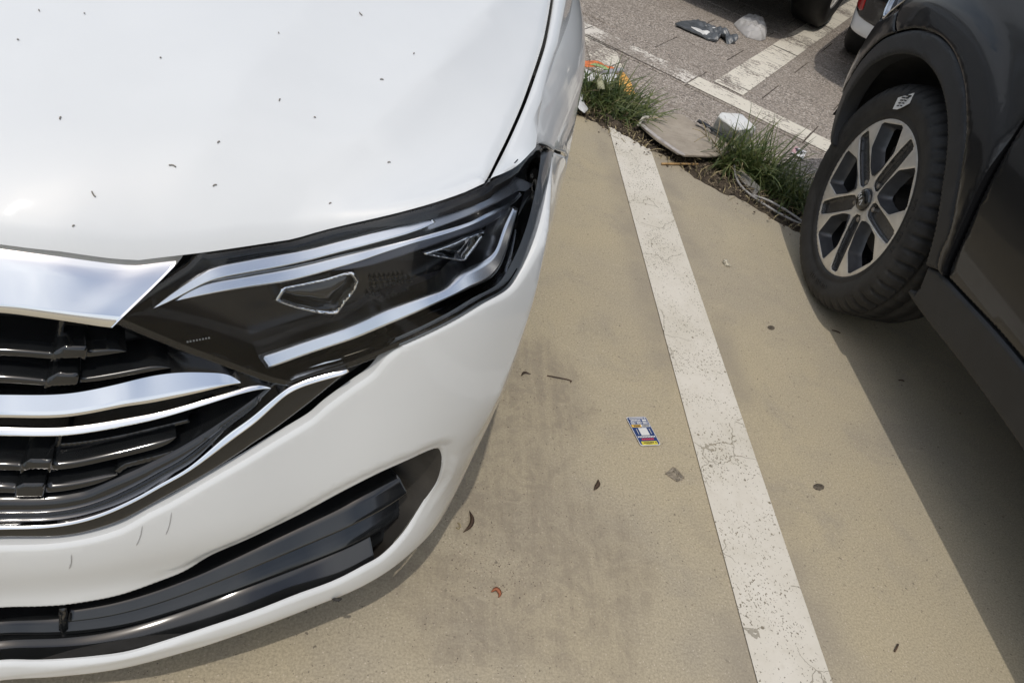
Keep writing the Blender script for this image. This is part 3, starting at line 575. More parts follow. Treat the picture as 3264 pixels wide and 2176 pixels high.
HD = {'gap': [[0.0929, 0.6983, 0.7934], [0.1072, 0.7581, 0.7899], [0.12, 0.8058, 0.7972], [0.1351, 0.8659, 0.8107], [0.1478, 0.9263, 0.826], [0.1563, 0.9698, 0.8374], [0.1626, 1.0085, 0.8478], [0.1711, 1.0863, 0.8659]],
     'fcrease': [[0.1307, 0.7637, 0.7877], [0.136, 0.7872, 0.7888], [0.1429, 0.8168, 0.7928], [0.151, 0.8561, 0.8007], [0.1647, 0.9007, 0.8098], [0.1791, 0.9783, 0.8293], [0.1848, 1.0252, 0.8417], [0.1956, 1.115, 0.8622]],
     'deb': [[-0.3444, 0.7363, 0.8474], [-0.309, 0.747, 0.8492], [-0.3469, 0.6939, 0.8354], [-0.2324, 0.7166, 0.8367], [-0.2885, 0.6236, 0.8074], [-0.1393, 0.7946, 0.8537], [-0.0657, 0.8766, 0.8621], [-0.0296, 0.788, 0.832], [-0.0008, 0.8431, 0.8453], [-0.1216, 0.7151, 0.821], [-0.0865, 0.7121, 0.8119], [-0.163, 0.6483, 0.8004], [-0.1946, 0.6142, 0.7873], [-0.1579, 0.6134, 0.7759], [-0.2472, 0.5719, 0.7717], [-0.2556, 0.5459, 0.7542], [-0.0564, 0.6392, 0.7635], [-0.0075, 0.6984, 0.7869]],
     'E': [[-0.3033, 0.5224, 0.7487], [-0.2622, 0.5315, 0.7442], [-0.2265, 0.5417, 0.7372], [-0.2066, 0.5485, 0.7349], [-0.1854, 0.5577, 0.7367], [-0.1548, 0.5713, 0.7391], [-0.1178, 0.5896, 0.7421], [-0.0845, 0.6057, 0.7454], [-0.0469, 0.6233, 0.7561], [0.0157, 0.646, 0.7748], [0.0646, 0.6729, 0.7877], [0.0913, 0.6963, 0.7935]],
     'CA': [[-0.2063, 0.5473], [-0.2027, 0.5523], [-0.1725, 0.6339], [-0.1504, 0.7244], [-0.1298, 0.8312], [-0.1252, 0.8941], [-0.12, 1.7]],
     'CB': [[-0.168, 0.5607], [-0.1532, 0.5724], [-0.0997, 0.6296], [-0.0327, 0.7151], [0.0315, 0.8455], [0.0753, 0.9626], [0.0923, 1.0125], [0.13, 1.4], [0.15, 1.7]],
     'EX': [-0.57, -0.45, -0.3033, -0.2622, -0.2265, -0.2066, -0.1854, -0.1548, -0.1178, -0.0845, -0.0469, 0.0157, 0.0646, 0.0913, 0.15, 0.25, 0.4],
     'EY': [0.5, 0.505, 0.5224, 0.5315, 0.5417, 0.5485, 0.5577, 0.5713, 0.5896, 0.6057, 0.6233, 0.646, 0.6729, 0.6963, 0.7513, 0.8963, 1.1463],
     'EZ': [0.757, 0.754, 0.7487, 0.7442, 0.7372, 0.7349, 0.7367, 0.7391, 0.7421, 0.7454, 0.7561, 0.7748, 0.7877, 0.7935, 0.8, 0.8, 0.8]}
MX = XC = -.57
SW = Plan([(-.57, .365), (-.45, .373), (-.353, .398), (-.293, .410), (-.233, .425), (-.164, .451), (-.089, .482), (-.01, .522), (.05, .551), (.105, .590), (.156, .646), (.195, .725), (.224, .83), (.25, .96), (.28, 1.10), (.311, 1.25), (.331, 1.41), (.338, 1.6), (.345, 1.8)],
          [(.08, .04), (.16, .006), (.18, 0), (.235, 0), (.265, .018), (.295, .034), (.32, .037), (.35, .0335), (.38, .032), (.42, .038), (.55, .065), (.66, .085), (.72, .10), (.78, .125), (.84, .16)],
          [(.08, .05), (.16, .026), (.18, .021), (.24, .015), (.3, .011), (.38, .004), (.45, .001), (.55, .003), (.62, .008), (.66, .013), (.72, .027), (.76, .045), (.80, .075), (.84, .12)], .52, .90)
car = tag(empty('white_car', (-.57, .4, 0)), 'white saloon with chrome grille bars parked nose towards the viewer', 'car')
car_inv = Vector((.57, -.4, 0))
class Off:                                                    # children are modelled in world coordinates; the Empty stands at the car's nose
    pass
def root_fix(root):
    for ch in root.children: ch.matrix_parent_inverse = Matrix.Translation(-root.location)
def fs(off=0., flat=None): return lambda a, b, o: SW.S(a, b, off + o, flat)
def bk(off=0., flat=None): return lambda a, b: SW.S(a, b, off, flat)
def ext(l): return [(0, l[0][1])] + [tuple(p) for p in l]
def part(name, mat, outer, off, thick, step=.006, puff=.004, depth=.003, flat=None, mirror='join', seam=0, parent=None, **kw):
    return panel(name, M_[mat], parent or car, outer, fs(off, flat), step, puff=puff, depth=depth, back=bk(off - thick, flat), mirror=mirror, seam=seam, **kw)
# bumper skin, one moulding with the wide intake cut through it
zc = np.array(O['crease']); zc = zc[np.argsort(zc[:, 1])]
bump_out = loop(O['bumper_top'], O['bumper_hl'], [(1.0322, .7475), (1.044, .7440), (1.0935, .7188), (1.1605, .6858), (1.207, .657)], [(1.207, .657), (1.210, .615), (1.12, .536), (1.06, .42), (1.05, .33), (1.055, .25), (1.07, .18)], [(1.07, .18), (.90, .178), (.78, .18), (.62, .187), (.3, .185), (0, .185)], [(0, .185), (0, .41)], step=.008)
hole = loop(O['hole_top'], O['hole_end'], O['hole_bot'], [(0, .2271), (0, .2935)], step=.006)
hole_in = [p for p in hole if p[0] > 1e-6]
# the opening reaches the middle, so the outline is one C-shaped loop
_hs = O['hole_top'][1:-1] + [(.7440, .4385), (.7520, .4350)] + O['hole_end'][1:] + O['hole_bot'][1:-1]
i_top = [(0, .2935)] + [p for p in loop([(0, .2935)] + _hs + [(0, .2271)], step=.006) if p[0] > 1e-6] + [(0, .2271)]
bo = loop([(0, .2935), (0, .41)], O['bumper_top'], O['bumper_hl'], [(1.0322, .7475), (1.044, .7440), (1.0935, .7188), (1.1605, .6858), (1.207, .657)], [(1.207, .657), (1.210, .615), (1.12, .536), (1.06, .42), (1.05, .33), (1.055, .25), (1.07, .19)], [(1.07, .19), (.90, .195), (.80, .20), (.75, .202), (.70, .197), (.60, .191), (.50, .186), (.43, .174), (.36, .168), (.28, .176), (.22, .185), (0, .185)], [(0, .185), (0, .2271)], step=.006)
bo = bo + i_top[::-1][1:-1]
HA = np.array(i_top[:-1]); HB = np.array(i_top[1:])
def bump_extra(a, b):
    tcz = np.interp(b, zc[:, 1], zc[:, 0]); fade = np.clip((b - .40) / .10, 0, 1) * np.clip((.76 - b) / .03, 0, 1) * np.clip((1.02 - a) / .12, 0, 1)
    e = .012 * np.exp(-np.abs(a - tcz) / .05) * fade
    d = segdist(np.stack([a, b], 1), HA, HB); up = np.clip((a - .36) / .10, 0, 1) * np.clip((b - .27) / .05, 0, 1)
    u = np.clip((.020 - d) / .008, 0, 1); e -= .0055 * u * u * (3 - 2 * u) * up
    lip = np.exp(-((b - .206) / .006) ** 2) * np.clip((.62 - a) / .1, 0, 1) * (b < .23); e += .0018 * lip
    return e
crl = [tuple(p) for p in cr(zc[zc[:, 1] < .742], .008)]
panel('bumper', M_['white'], car, bo, fs(0), .0085, puff=.006, depth=.004, back=lambda a, b: SW.S(a, b, np.where((b < .26) | ((a > .66) & (a < .80) & (b < .40)), -.006, -.014)), lines=[crl], mirror='join', seam=0, extra=bump_extra)
# upper chrome bar
def sp(name, mat, top, bot, off, thick, prof, parent=None, **kw): return strip(name, M_[mat], parent or car, top, bot, SW.S, off, thick, prof, **kw)
sp('chrome_bar', 'chrome', O['chrome_top'], O['chrome_end'][-1:] + O['chrome_bot'], .000, .03, [(0, .02), (.03, .13), (.06, .16), (.74, -.06), (.80, -.09), (.86, -.13), (.94, -.19), (1, -.26)], seam=True)
# grille: black back, slats, chrome bars, lower frame
part('grille_mesh', 'matte_black', loop([(0, .70)] + [(.28, .70), (.37, .685)], [(.37, .685), (.40, .66), (.48, .61), (.545, .575)], [(.545, .575), (.50, .54), (.43, .49), (.36, .455), (.30, .44), (0, .44)], [(0, .44), (0, .70)], step=.015), -.058, .01, step=.02, puff=0)
def slat(name, pts, mat='gloss_black', off=-.018, tilt=.0, thick=.03, left=False, puff=.0035):
    p = [tuple(q) for q in pts]
    if left: p = [(0, p[0][1])] + p + [(0, p[-1][1])]
    zb = min(q[1] for q in p)
    return part(name, mat, loop(p + [p[0]], step=.0035) if False else poly_loop(p, .004), off, thick, step=.004, puff=puff, depth=puff * .8, seam=0 if left else None, mirror='join' if left else 'copy', extra=(lambda a, b: -(b - zb) * tilt) if tilt else None)
def poly_loop(p, step):
    out = []
    for i in range(len(p)):
        a, b = np.array(p[i]), np.array(p[(i + 1) % len(p)]); n = max(1, int(np.linalg.norm(b - a) / step))
        out += [tuple(a + (b - a) * k / n) for k in range(n)]
    return out
SLATP = [(0, -.2), (.08, -.03), (.14, 0), (.60, -.04), (.66, -.08), (.74, -.25), (1, -1.1)]
for nm in ('slat1', 'slat2', 'slatA', 'slatB'):
    l = [tuple(p) for p in O[nm + 'L']]; k = 2 if len(l) == 4 else 3; sp('grille_slat', 'gloss_black', [(0, l[0][1])] + l[:k], [(0, l[-1][1])] + l[k:][::-1], -.014, .03, SLATP, seam=True)
    l = [tuple(p) for p in O[nm + 'R']]; k = int(np.argmax([p[0] for p in l])); sp('grille_slat', 'gloss_black', l[:k + 1], l[k:][::-1], -.014, .03, SLATP, mirror='copy')
for nm in ('brk1', 'brk2', 'brkA', 'brkB'): slat('slat_bracket', O[nm], off=-.009, puff=.003)
def ribbon(pts, w):
    p = cr(pts, .006); d = np.gradient(p, axis=0); d /= np.linalg.norm(d, axis=1)[:, None]; n = np.stack([-d[:, 1], d[:, 0]], 1) * (w if hasattr(w, '__len__') else np.full(len(p), w))[:, None] / 2
    return [tuple(q) for q in p - n] + [tuple(q) for q in (p + n)[::-1]]
part('grille_rib', 'gloss_black', ribbon(O['rib'], .006), -.016, .03, seam=None, step=.004, mirror='copy', puff=.0015, depth=.001)
part('grille_rib', 'gloss_black', ribbon(O['rib0'], .005), -.030, .03, seam=None, step=.004, mirror='copy', puff=.0015, depth=.001)
for tt, (z0, z1) in ((.335, (.605, .675)), (.315, (.47, .55))): part('grille_post', 'gloss_black', poly_loop([(tt - .016, z0), (tt - .010, z0), (tt + .010, z1), (tt + .004, z1)], .006), -.03, .03, seam=None, step=.004, mirror='copy', puff=.0015, depth=.001)
sp('chrome_bar', 'chrome', O['chr2_top'], O['chr2_bot'], -.002, .03, [(0, -.42), (.10, -.06), (.16, 0), (.3, -.04), (1, -.48)], seam=True)
sp('chrome_bar', 'chrome', O['chr3_top'], O['chr3_bot'], -.006, .03, [(0, -.55), (.10, -.2), (.36, 0), (.44, 0), (.9, -.4), (1, -.6)], seam=True, step=.004)
vt = ext(O['v_top']); vb = [tuple(p) for p in O['v_bot']]; vb = vb + [(0, vb[-1][1])]
fb = [p for p in vt if p[0] < .55]
part('grille_frame', 'gloss_black', loop(O['frame_top'], [O['frame_top'][-1], fb[-1]], fb[::-1], [(0, vt[0][1]), (0, .4616)], step=.005), -.010, .04, step=.006, puff=.008, depth=.006)
sp('chrome_strip', 'chrome', vt, vb, .003, .02, [(0, -.5), (.15, -.1), (.3, 0), (.85, -.35), (1, -.6)], seam=True, step=.004)
gb = [tuple(p) for p in O['gl_bot']]; gb = gb + [(0, gb[-1][1])]
gt = [p for p in vb if p[0] < .618][::-1]
part('grille_surround', 'gloss_black', loop(gt, [gt[-1], gb[0]], gb, [(0, gb[-1][1]), (0, gt[0][1])], step=.005), -.006, .03, step=.006, puff=.006, depth=.005)
bt = [tuple(p) for p in O['bumper_top']]
part('surround_trim', 'matte_black', loop(gb[::-1], [gb[0], (.625, .589), (.666, .611)], [(.666, .611), (.671, .6185)], bt[::-1], [(0, .41), (0, gb[-1][1])], step=.006), -.024, .03, step=.01, puff=0)
# lower intake
hl_ = [(p[0], p[1]) for p in i_top]
hc = np.array(hl_); big = [(a, b) for a, b in zip(hc[:, 0], hc[:, 1])]
panel('intake_duct', M_['brown_black'], car, [(p[0], p[1]) for p in i_top],
      lambda a, b, o: SW.S(np.minimum(a, .735), b - .035 - .10 * np.clip((.30 - b) / .06, 0, 1), 0, .115), .014, back=lambda a, b: SW.S(a, b - .055 * np.clip((.262 - b) / .012, 0, 1), -.008 - .006 * (b < .26)), mirror='join', seam=0)
def blade(k, d, mat='gloss_black', left=False, tilt=.7):
    tp = [tuple(p) for p in O[k + '_top']]; bt_ = [tuple(p) for p in O[k + '_bot']]
    zb = np.array(sorted([(p[0], p[1]) for p in bt_])); sg = [tp, [tp[-1], bt_[0]], bt_]
    sg.append([bt_[-1], tp[0]])
    P_ = [(0, -.3), (.05, -.06), (.10, 0), (.2, -.04), (.9, -tilt), (1, -tilt - .35)]
    sp('intake_blade', mat, tp, bt_, d[1], .035, P_, flat=d[0], seam=left, mirror='join' if left else 'copy')
blade('bladeA', (.045, 0)); blade('bladeB', (.045, 0), left=True); blade('bladeC', (.045, 0), tilt=.7); blade('bladeD', (.02, 0), left=True, tilt=.9)
part('intake_divider', 'gloss_black', poly_loop([tuple(p) for p in O['divider']], .006), 0, .04, flat=.046, seam=None, mirror='copy')
# spoiler strip and floor under the lip
part('lip_spoiler', 'matte_black', loop([(0, .186), (.3, .186), (.52, .184), (.60, .182)], [(.60, .182), (.56, .150), (.46, .124), (.3, .112), (0, .108)], [(0, .108), (0, .186)], step=.008), -.016, .03, step=.012, puff=.006, depth=.004)
ub = MB(); ub.add([(XC - .52, .60, .20), (XC + .52, .60, .20), (XC + .60, 1.0, .20), (XC + .80, 1.75, .20), (XC + .80, 4.6, .22), (XC - .80, 4.6, .22), (XC - .80, 1.75, .20), (XC - .60, 1.0, .20)], [tuple(range(8))]); ub.obj('underbody', M_['matte_black'], car)
# headlamps: a dark bowl with its light guides behind one clear lens
HB_ = [(p[0], p[1] - .006) for p in O['hl_b']]; HC_ = [(p[0], p[1] - d_) for p, d_ in zip(O['hl_c'], (.005, .0035, .002, .001, 0, 0, 0, 0, 0, 0, 0, 0))]
def hl_loop(step, g=0): return loop(O['hl_a'][:-1] + HB_[:1], HB_ + HC_, O['hl_d'], O['hl_e'], step=step)
for side in (1, -1):
    def hp(name, mat, outer, off, thick, step=.005, puff=.003, depth=.002, parent=None, **kw):
        ob = panel(name, M_[mat], parent or car, outer, fs(off), step, puff=puff, depth=depth, back=bk(off - thick), **kw)
        if side < 0:
            me = ob.data; me.transform(Matrix.Scale(-1, 4, (1, 0, 0))); me.transform(Matrix.Translation((2 * XC, 0, 0))); me.flip_normals()
        return ob
    def sink(a, b, o): return SW.S(a, b - .046, -.055 + o)
    HLp = panel('headlight', M_['lamp_dark'], car, hl_loop(.008), sink, .012, back=bk(-.008))
    if side < 0: HLp.data.transform(Matrix.Scale(-1, 4, (1, 0, 0))); HLp.data.transform(Matrix.Translation((2 * XC, 0, 0))); HLp.data.flip_normals()
    kw = dict(parent=HLp)
    def hs(name, mat, top, bot, off, thick, prof, **k2):
        ob = strip(name, M_[mat], HLp, top, bot, SW.S, off, thick, prof, mirror=None, **k2)
        if side < 0: ob.data.transform(Matrix.Scale(-1, 4, (1, 0, 0))); ob.data.transform(Matrix.Translation((2 * XC, 0, 0))); ob.data.flip_normals()
        return ob
    HLL = hl_loop(.005); _A = np.array(HLL); _d = np.roll(_A, -1, 0) - np.roll(_A, 1, 0); _n = np.stack([-_d[:, 1], _d[:, 0]], 1); _n /= np.linalg.norm(_n, axis=1)[:, None] + 1e-9
    if not inside(HLL, _A[40:41] + _n[40:41] * .002)[0]: _n = -_n
    _w = .0055 + .006 * np.clip((_A[:, 1] - (.735 + .05 * np.clip((_A[:, 0] - .47) / .4, 0, 1))) / .006, 0, 1)
    _q = _A + _n * _w[:, None]; _k = inside(HLL, _q) & (segdist(_q, _A, np.roll(_A, -1, 0)) > _w * .9); HLI = [tuple(p) for p in _q[_k]]
    hp('lens_border', 'lamp_border', HLL, -.0045, .0015, step=.02, puff=0, holes=[HLI], **kw)
    hp('lens', 'lens', hl_loop(.006), -.0005, .003, step=.010, puff=.005, depth=.002, **kw)
    LP = [(0, -.25), (.08, -.04), (.16, 0), (.9, -.42), (1, -.6)]
    hs('daytime_strip', 'satin', O['drl_top'], O['drl_bot'], -.018, .02, LP)
    hs('light_guide', 'guide', O['guide_top'], O['guide_bot'], -.019, .02, LP)
    hs('reflector_strip', 'satin', O['strip2_top'], O['strip2_bot'], -.024, .02, LP)
    hs('bezel_shelf', 'lamp_grey', O['shelf_top'], O['shelf_bot'], -.032, .02, LP)
    hs('reflector_strip', 'satin', O['lstrip_in'], O['lstrip_out'], -.018, .02, LP)
    hs('bezel_facet', 'lamp_grey', O['facet_top'], O['facet_bot'], -.034, .02, LP)
    hp('trim_line', 'chrome', ribbon(O['line2'], .0036), -.016, .012, step=.003, puff=0, **kw)
    for k in ('proj1', 'proj2'):
        P0 = np.array(O[k]); c0 = P0.mean(0); rim_in = [tuple(c0 + (p - c0) * .86) for p in P0]
        pj = [tuple(p) for p in P0]
        hp('projector_rim', 'chrome', poly_loop(pj, .003), -.028, .03, step=.004, puff=.0025, depth=.0022, holes=[poly_loop(rim_in, .004)], **kw)
        hp('projector_lens', 'glass_dark', poly_loop([tuple(c0 + (p - c0) * .88) for p in P0], .003), -.034, .01, step=.004, puff=.014, depth=.010, **kw)
    mb = MB(); dots = cr(O['dots'], .0042); X = SW.S(dots[:, 0], dots[:, 1], -.014)
    for q in X: mb.box((q[0] if side > 0 else 2 * XC - q[0], q[1], q[2]), (.0018, .0018, .0018))
    mb.obj('dot_row', M_['label_white'], HLp)['kind'] = 'stuff'
    mb = MB(); A_, B_, C_, D_ = [np.array(p) for p in O['chev']]
    for i in range(8):
        for j in range(5):
            u = (i + .5 + .5 * (j % 2)) / 8.6; w = (j + .5) / 5.4; q = (A_ + (D_ - A_) * u) * (1 - w) + (B_ + (C_ - B_) * u) * w; p3 = SW.S(q[0:1], q[1:2], -.050)[0]
            x0 = p3[0] if side > 0 else 2 * XC - p3[0]
            mb.add([(x0 - .003, p3[1], p3[2] - .003), (x0 + .003, p3[1], p3[2] - .002), (x0, p3[1] - .0035, p3[2] + .001), (x0 - .002, p3[1], p3[2] + .004)], [(0, 1, 2), (0, 2, 3), (1, 3, 2)])
    mb.obj('reflector_pyramids', M_['alloy_dark'], HLp)['kind'] = 'stuff'
    if side > 0:
        mb = MB(); a0, b0 = [np.array(p) for p in O['digits']]
        for k in range(8):
            q = a0 + (b0 - a0) * k / 7; p3 = SW.S(q[0:1], q[1:2], -.0022)[0]; mb.box(p3, (.0014, .0006, .0018))
        mb.obj('moulded_marking', M_['label_white'], HLp)['kind'] = 'stuff'
# bonnet
EX, EY, EZ = [np.array(HD[k]) for k in ('EX', 'EY', 'EZ')]; CA = np.array(HD['CA']); CB = np.array(HD['CB'])
def bonnet_z(x, y):
    x = np.asarray(x, float); y = np.asarray(y, float); ye = np.interp(x, EX, EY); ze = np.interp(x, EX, EZ); q = np.maximum(y - ye, 0)
    h1 = .797 + .235 * (y - .5) - .05 * (x + .57) ** 2
    h1 = h1 - .0160 * (1 - np.exp(-np.maximum(x - np.interp(y, CA[:, 1], CA[:, 0]), 0) / .07)) - .046 * (1 - np.exp(-np.maximum(x - np.interp(y, CB[:, 1], CB[:, 0]), 0) / .09))
    h1 = h1 - .10 * np.maximum(y - 1.15, 0) ** 2
    return ze + (h1 - ze) * (1 - np.exp(-q / .06))
gap = [tuple(p[:2]) for p in HD['gap']] + [(.180, 1.2), (.188, 1.35), (.19, 1.52)]
gap3 = np.array([(x, y, float(bonnet_z(x, y))) for x, y in gap])
bedge = [(-.57, .500), (-.45, .505)] + [(p[0], p[1]) for p in HD['E']]
k_ = 5
bl = loop(bedge[:k_ + 1], bedge[k_:], gap, [gap[-1], (-.1, 1.57), (-.57, 1.60)], [(-.57, 1.60), (-.57, .50)], step=.012)
cla = [tuple(p) for p in cr([p for p in HD['CA'] if .56 < p[1] < 1.5], .015)]; clb = [tuple(p) for p in cr([p for p in HD['CB'] if .58 < p[1] < 1.5], .015)]
def bf(a, b, o): return np.stack([a, b, bonnet_z(a, b) + o], -1)
panel('bonnet', M_['white'], car, bl, bf, .016, puff=.012, depth=.007, back=lambda a, b: np.stack([a - .010 * (b > .7), b + .030 * (b < .75), bonnet_z(a, b) - .009 - .012 * (b > .75)], -1), lines=[cla, clb], mirror='join', seam=-.57)
for sg_ in (1,):
    part('seam_seal', 'matte_black', poly_loop([(1.02, .757), (1.045, .757), (1.10, .732), (1.17, .698), (1.225, .665), (1.215, .64), (1.15, .676), (1.085, .708), (1.03, .735)], .012), -.012, .004, step=.02, puff=0, seam=None, mirror='copy')
# wing: side skin plus the strip up to the shut line
fx = np.array([p for p in HD['fcrease']] + [(.203, 1.2, .885), (.212, 1.35, .910), (.215, 1.6, .945), (.215, 1.8, .95)])
hc_ = np.array(O['hl_c']); WB = [(t_, z_) for t_, z_ in O['hl_c'] if t_ < .965] + [(1.0, .7885), (1.05, .7955), (1.10, .7985), (1.30, .7985), (1.86, .7985)]; WB = np.array(WB)
def wb(t): return np.interp(t, WB[:, 0], WB[:, 1])
up_ = [(t_, float(wb(t_))) for t_ in (1.86, 1.6, 1.3, 1.2, 1.12, 1.08, 1.05, 1.02, 1.0, .98)] + [tuple(O['hl_c'][6])]
wing = loop([tuple(p) for p in O['hl_c'][6:]], [tuple(O['hl_c'][-1]), (1.054, .7430), (1.0955, .7220), (1.162, .6890), (1.212, .660)], [(1.212, .660), (1.216, .622), (1.30, .675), (1.42, .695), (1.54, .675), (1.66, .60), (1.74, .46), (1.755, .30)], [(1.755, .30), (1.86, .24)], [(1.86, .24), (1.86, .7985)], up_, step=.01)
panel('wing', M_['white'], car, wing, fs(0), .014, puff=.004, depth=.003, back=bk(-.005), mirror='copy', noroll=lambda p, q: abs(p[1] - wb(p[0])) < .002 and abs(q[1] - wb(q[0])) < .002 and p[0] > .97)
ts = np.concatenate([np.linspace(.812, 1.0, 40)[:-1], np.linspace(1.0, 1.86, 60)]); b0 = SW.S(ts, wb(ts)); rows = []
gsm = np.array(cr([tuple(p) for p in gap3], .01)); fsm = np.array(cr([tuple(p) for p in fx], .01))
for p in b0:
    cy = p[1]; gx = min(np.interp(cy, gsm[:, 1], gsm[:, 0]) + .005, p[0] - .0004); gz = np.interp(cy, gsm[:, 1], gsm[:, 2]) - .001
    cx = min(max(np.interp(cy, fsm[:, 1], fsm[:, 0]), gx + .0002), p[0] - .0001); cz = min(np.interp(cy, fsm[:, 1], fsm[:, 2]), gz + .001)
    k_ = np.clip((cy - .72) / .06, 0, 1); cz = p[2] * (1 - k_) + cz * k_; gz = p[2] * (1 - k_) + gz * k_
    C_ = np.array([cx, cy, cz]); G_ = np.array([gx, cy, gz]); d_ = p - C_
    rows.append([G_ + np.array([0, 0, -.02 * k_ - .004]), G_, G_ + (C_ - G_) * .5, C_] + [C_ + d_ * f_ + np.array([.25, 0, .22]) * np.linalg.norm(d_) * .35 * f_ * (1 - f_) for f_ in (.2, .4, .6, .8)] + [p])
for sgn in (1, -1):
    v = [(q[0] if sgn > 0 else 2 * XC - q[0], q[1], q[2]) for r_ in rows for q in r_]; fcs = grid_faces(len(rows), 9)
    mesh_obj('wing_top', v, [f_ if sgn < 0 else f_[::-1] for f_ in fcs], M_['white'], car)
# bay floor under the shut lines
mb = MB(); mb.add([(XC - .50, .70, .68), (XC + .50, .70, .68), (XC + .62, .90, .70), (XC + .72, 1.6, .74), (XC - .72, 1.6, .74), (XC - .62, .90, .70)], [(0, 1, 2, 3, 4, 5)]); mb.obj('engine_bay_cover', M_['matte_black'], car)

def wheel_simple(parent, loc, side, Rt=.325, w=.205, spokes=10, mat='alloy'):
    n = 48; prof = [(.20, -.5), (.215, -.52), (.29, -.54), (Rt - .012, -.46), (Rt, -.36), (Rt, .36), (Rt - .012, .46), (.29, .54), (.215, .52), (.20, .5)]
    v = []
    for i in range(n):
        a = 2 * math.pi * i / n
        for r, x in prof: v.append((x * w, r * math.cos(a), r * math.sin(a)))
    wh = MB(); k = side
    wh.tube([(k * w * .1, 0, 0), (k * w * .42, 0, 0)], .05, 20)
    for i in range(spokes):
        a = 2 * math.pi * i / spokes; d = Vector((0, math.cos(a), math.sin(a))); t = Vector((0, -math.sin(a), math.cos(a)))
        p = [d * .03 + t * .02, d * .03 - t * .02, d * .205 - t * .012, d * .205 + t * .012]
        v2 = [q + Vector((k * w * .30, 0, 0)) for q in p] + [q + Vector((k * w * .42, 0, 0)) for q in p]
        wh.add(v2, [(0, 1, 2, 3), (7, 6, 5, 4), (0, 4, 5, 1), (1, 5, 6, 2), (2, 6, 7, 3), (3, 7, 4, 0)])
    ring = []; nn = 40
    for i in range(nn):
        a = 2 * math.pi * i / nn
        for r, x in ((.222, k * w * .50), (.200, k * w * .46), (.196, k * w * -.3)): ring.append((x, r * math.cos(a), r * math.sin(a)))
    wh.add(ring, grid_faces(nn, 3, True))
    o = wh.obj('wheel', M_[mat], parent); o.location = loc
    ty = mesh_obj('tyre', v, grid_faces(n, len(prof), True), M_['rubber'], o)
    dk = MB(); dk.tube([(-k * w * .2, 0, 0), (k * w * .05, 0, 0)], .19, 24); dk.obj('brake_disc', M_['brown_black'], o)
    return o
def upper_body(parent, xc, y0, secs, paint, sgn=1):           # bonnet base, screens, roof and boot as one skin with its glass
    # secs: (y, shoulder half width, shoulder z, top half width, top z, is glass span to next)
    v = []; fp = []; fg = []
    for (y, hs, zs, ht, zt, g_) in secs:
        yy = y0 + sgn * y
        v += [(xc - hs, yy, zs), (xc - ht, yy, zt - .02), (xc - ht * .6, yy, zt), (xc + ht * .6, yy, zt), (xc + ht, yy, zt - .02), (xc + hs, yy, zs)]
    for i in range(len(secs) - 1):
        for j in range(5):
            q = (i * 6 + j, i * 6 + j + 1, (i + 1) * 6 + j + 1, (i + 1) * 6 + j); q = q if sgn < 0 else q[::-1]; fp.append(q)
            if (secs[i][5] == 1 and j in (1, 2, 3)) or (secs[i][5] == 2 and j in (0, 4)): fg.append(q)
    mesh_obj('upper_body', v, fp, paint, parent)
    for q in fg:
        P = [Vector(v[k]) for k in q]; n = (P[1] - P[0]).cross(P[2] - P[0]).normalized(); c = sum(P, Vector()) / 4; mesh_obj('window_pane', [c + (p - c) * .93 + n * .004 for p in P], [(0, 1, 2, 3)], M_['glass_dark'], parent, False)
upper_body(car, XC, 0, [(1.58, .80, .93, .72, .95, 0), (1.62, .84, .92, .70, .99, 1), (2.30, .86, .93, .56, 1.42, 2), (2.75, .87, .94, .56, 1.46, 2), (3.55, .87, .95, .55, 1.43, 1), (4.20, .84, .96, .60, 1.10, 0), (4.66, .78, .92, .60, 1.03, 0), (4.74, .72, .50, .60, .90, 0)], M_['white'])
for sg in (-1, 1):
    mb = MB()
    pr = [(1.80, .24), (1.80, .80), (1.85, .95), (2.6, .95), (3.5, .95), (4.3, .96), (4.68, .92), (4.70, .3), (4.2, .28), (4.12, .50), (3.95, .66), (3.75, .68), (3.55, .62), (3.42, .46), (3.38, .26)]
    n = len(pr); v = [(XC + sg * (.905 if y < 4 else .86 if y < 4.5 else .76), y, z) for y, z in pr]; mb.add(v, [tuple(range(n)) if sg > 0 else tuple(range(n))[::-1]])
    mb.obj('door_side', M_['white'], car)
for sg in (-1, 1):
    for wy in (1.30, 3.90): wheel_simple(car, (XC + sg * .725, wy, .325), sg, w=.19)
root_fix(car)

# ------------------------------------------------------------------ charcoal SUV on the right
suv = tag(empty('charcoal_suv', (2.17, 2.6, 0)), 'charcoal SUV with black wheel-arch cladding parked at the right', 'suv')
MX = KX = 2.17
SK = Plan([(2.17, 2.66), (1.98, 2.645), (1.78, 2.60), (1.60, 2.53), (1.46, 2.44), (1.37, 2.34), (1.315, 2.24), (1.285, 2.14), (1.268, 2.02), (1.262, 1.88), (1.260, 1.6), (1.260, 1.2), (1.260, .6), (1.260, 0), (1.262, -.8), (1.275, -1.4), (1.32, -1.7)],
          [(.2, .06), (.35, .02), (.5, 0), (.7, .005), (.8, .03), (.9, .08), (1.0, .16)],
          [(.2, .06), (.29, .040), (.40, .026), (.5, .012), (.62, .003), (.70, 0), (.82, .002), (.90, .012), (1.0, .035), (1.1, .08)], .55, .95, smooth=30)
_o = np.argsort(SK.C[:, 1])
def kt(y): return float(np.interp(y, SK.C[_o, 1], SK.T[_o]))
def K(l): return [(kt(y), z) for y, z in l]
def kf(off=0.): return lambda a, b, o: SK.S(a, b, off + o)
def kb(off=0.): return lambda a, b: SK.S(a, b, off)
tw = kt(1.84)
def flare(a, b):
    r = np.sqrt(((a - tw)) ** 2 + (b - .33) ** 2); u = np.clip((.56 - r) / .05, 0, 1); return .013 * u * u * (3 - 2 * u)
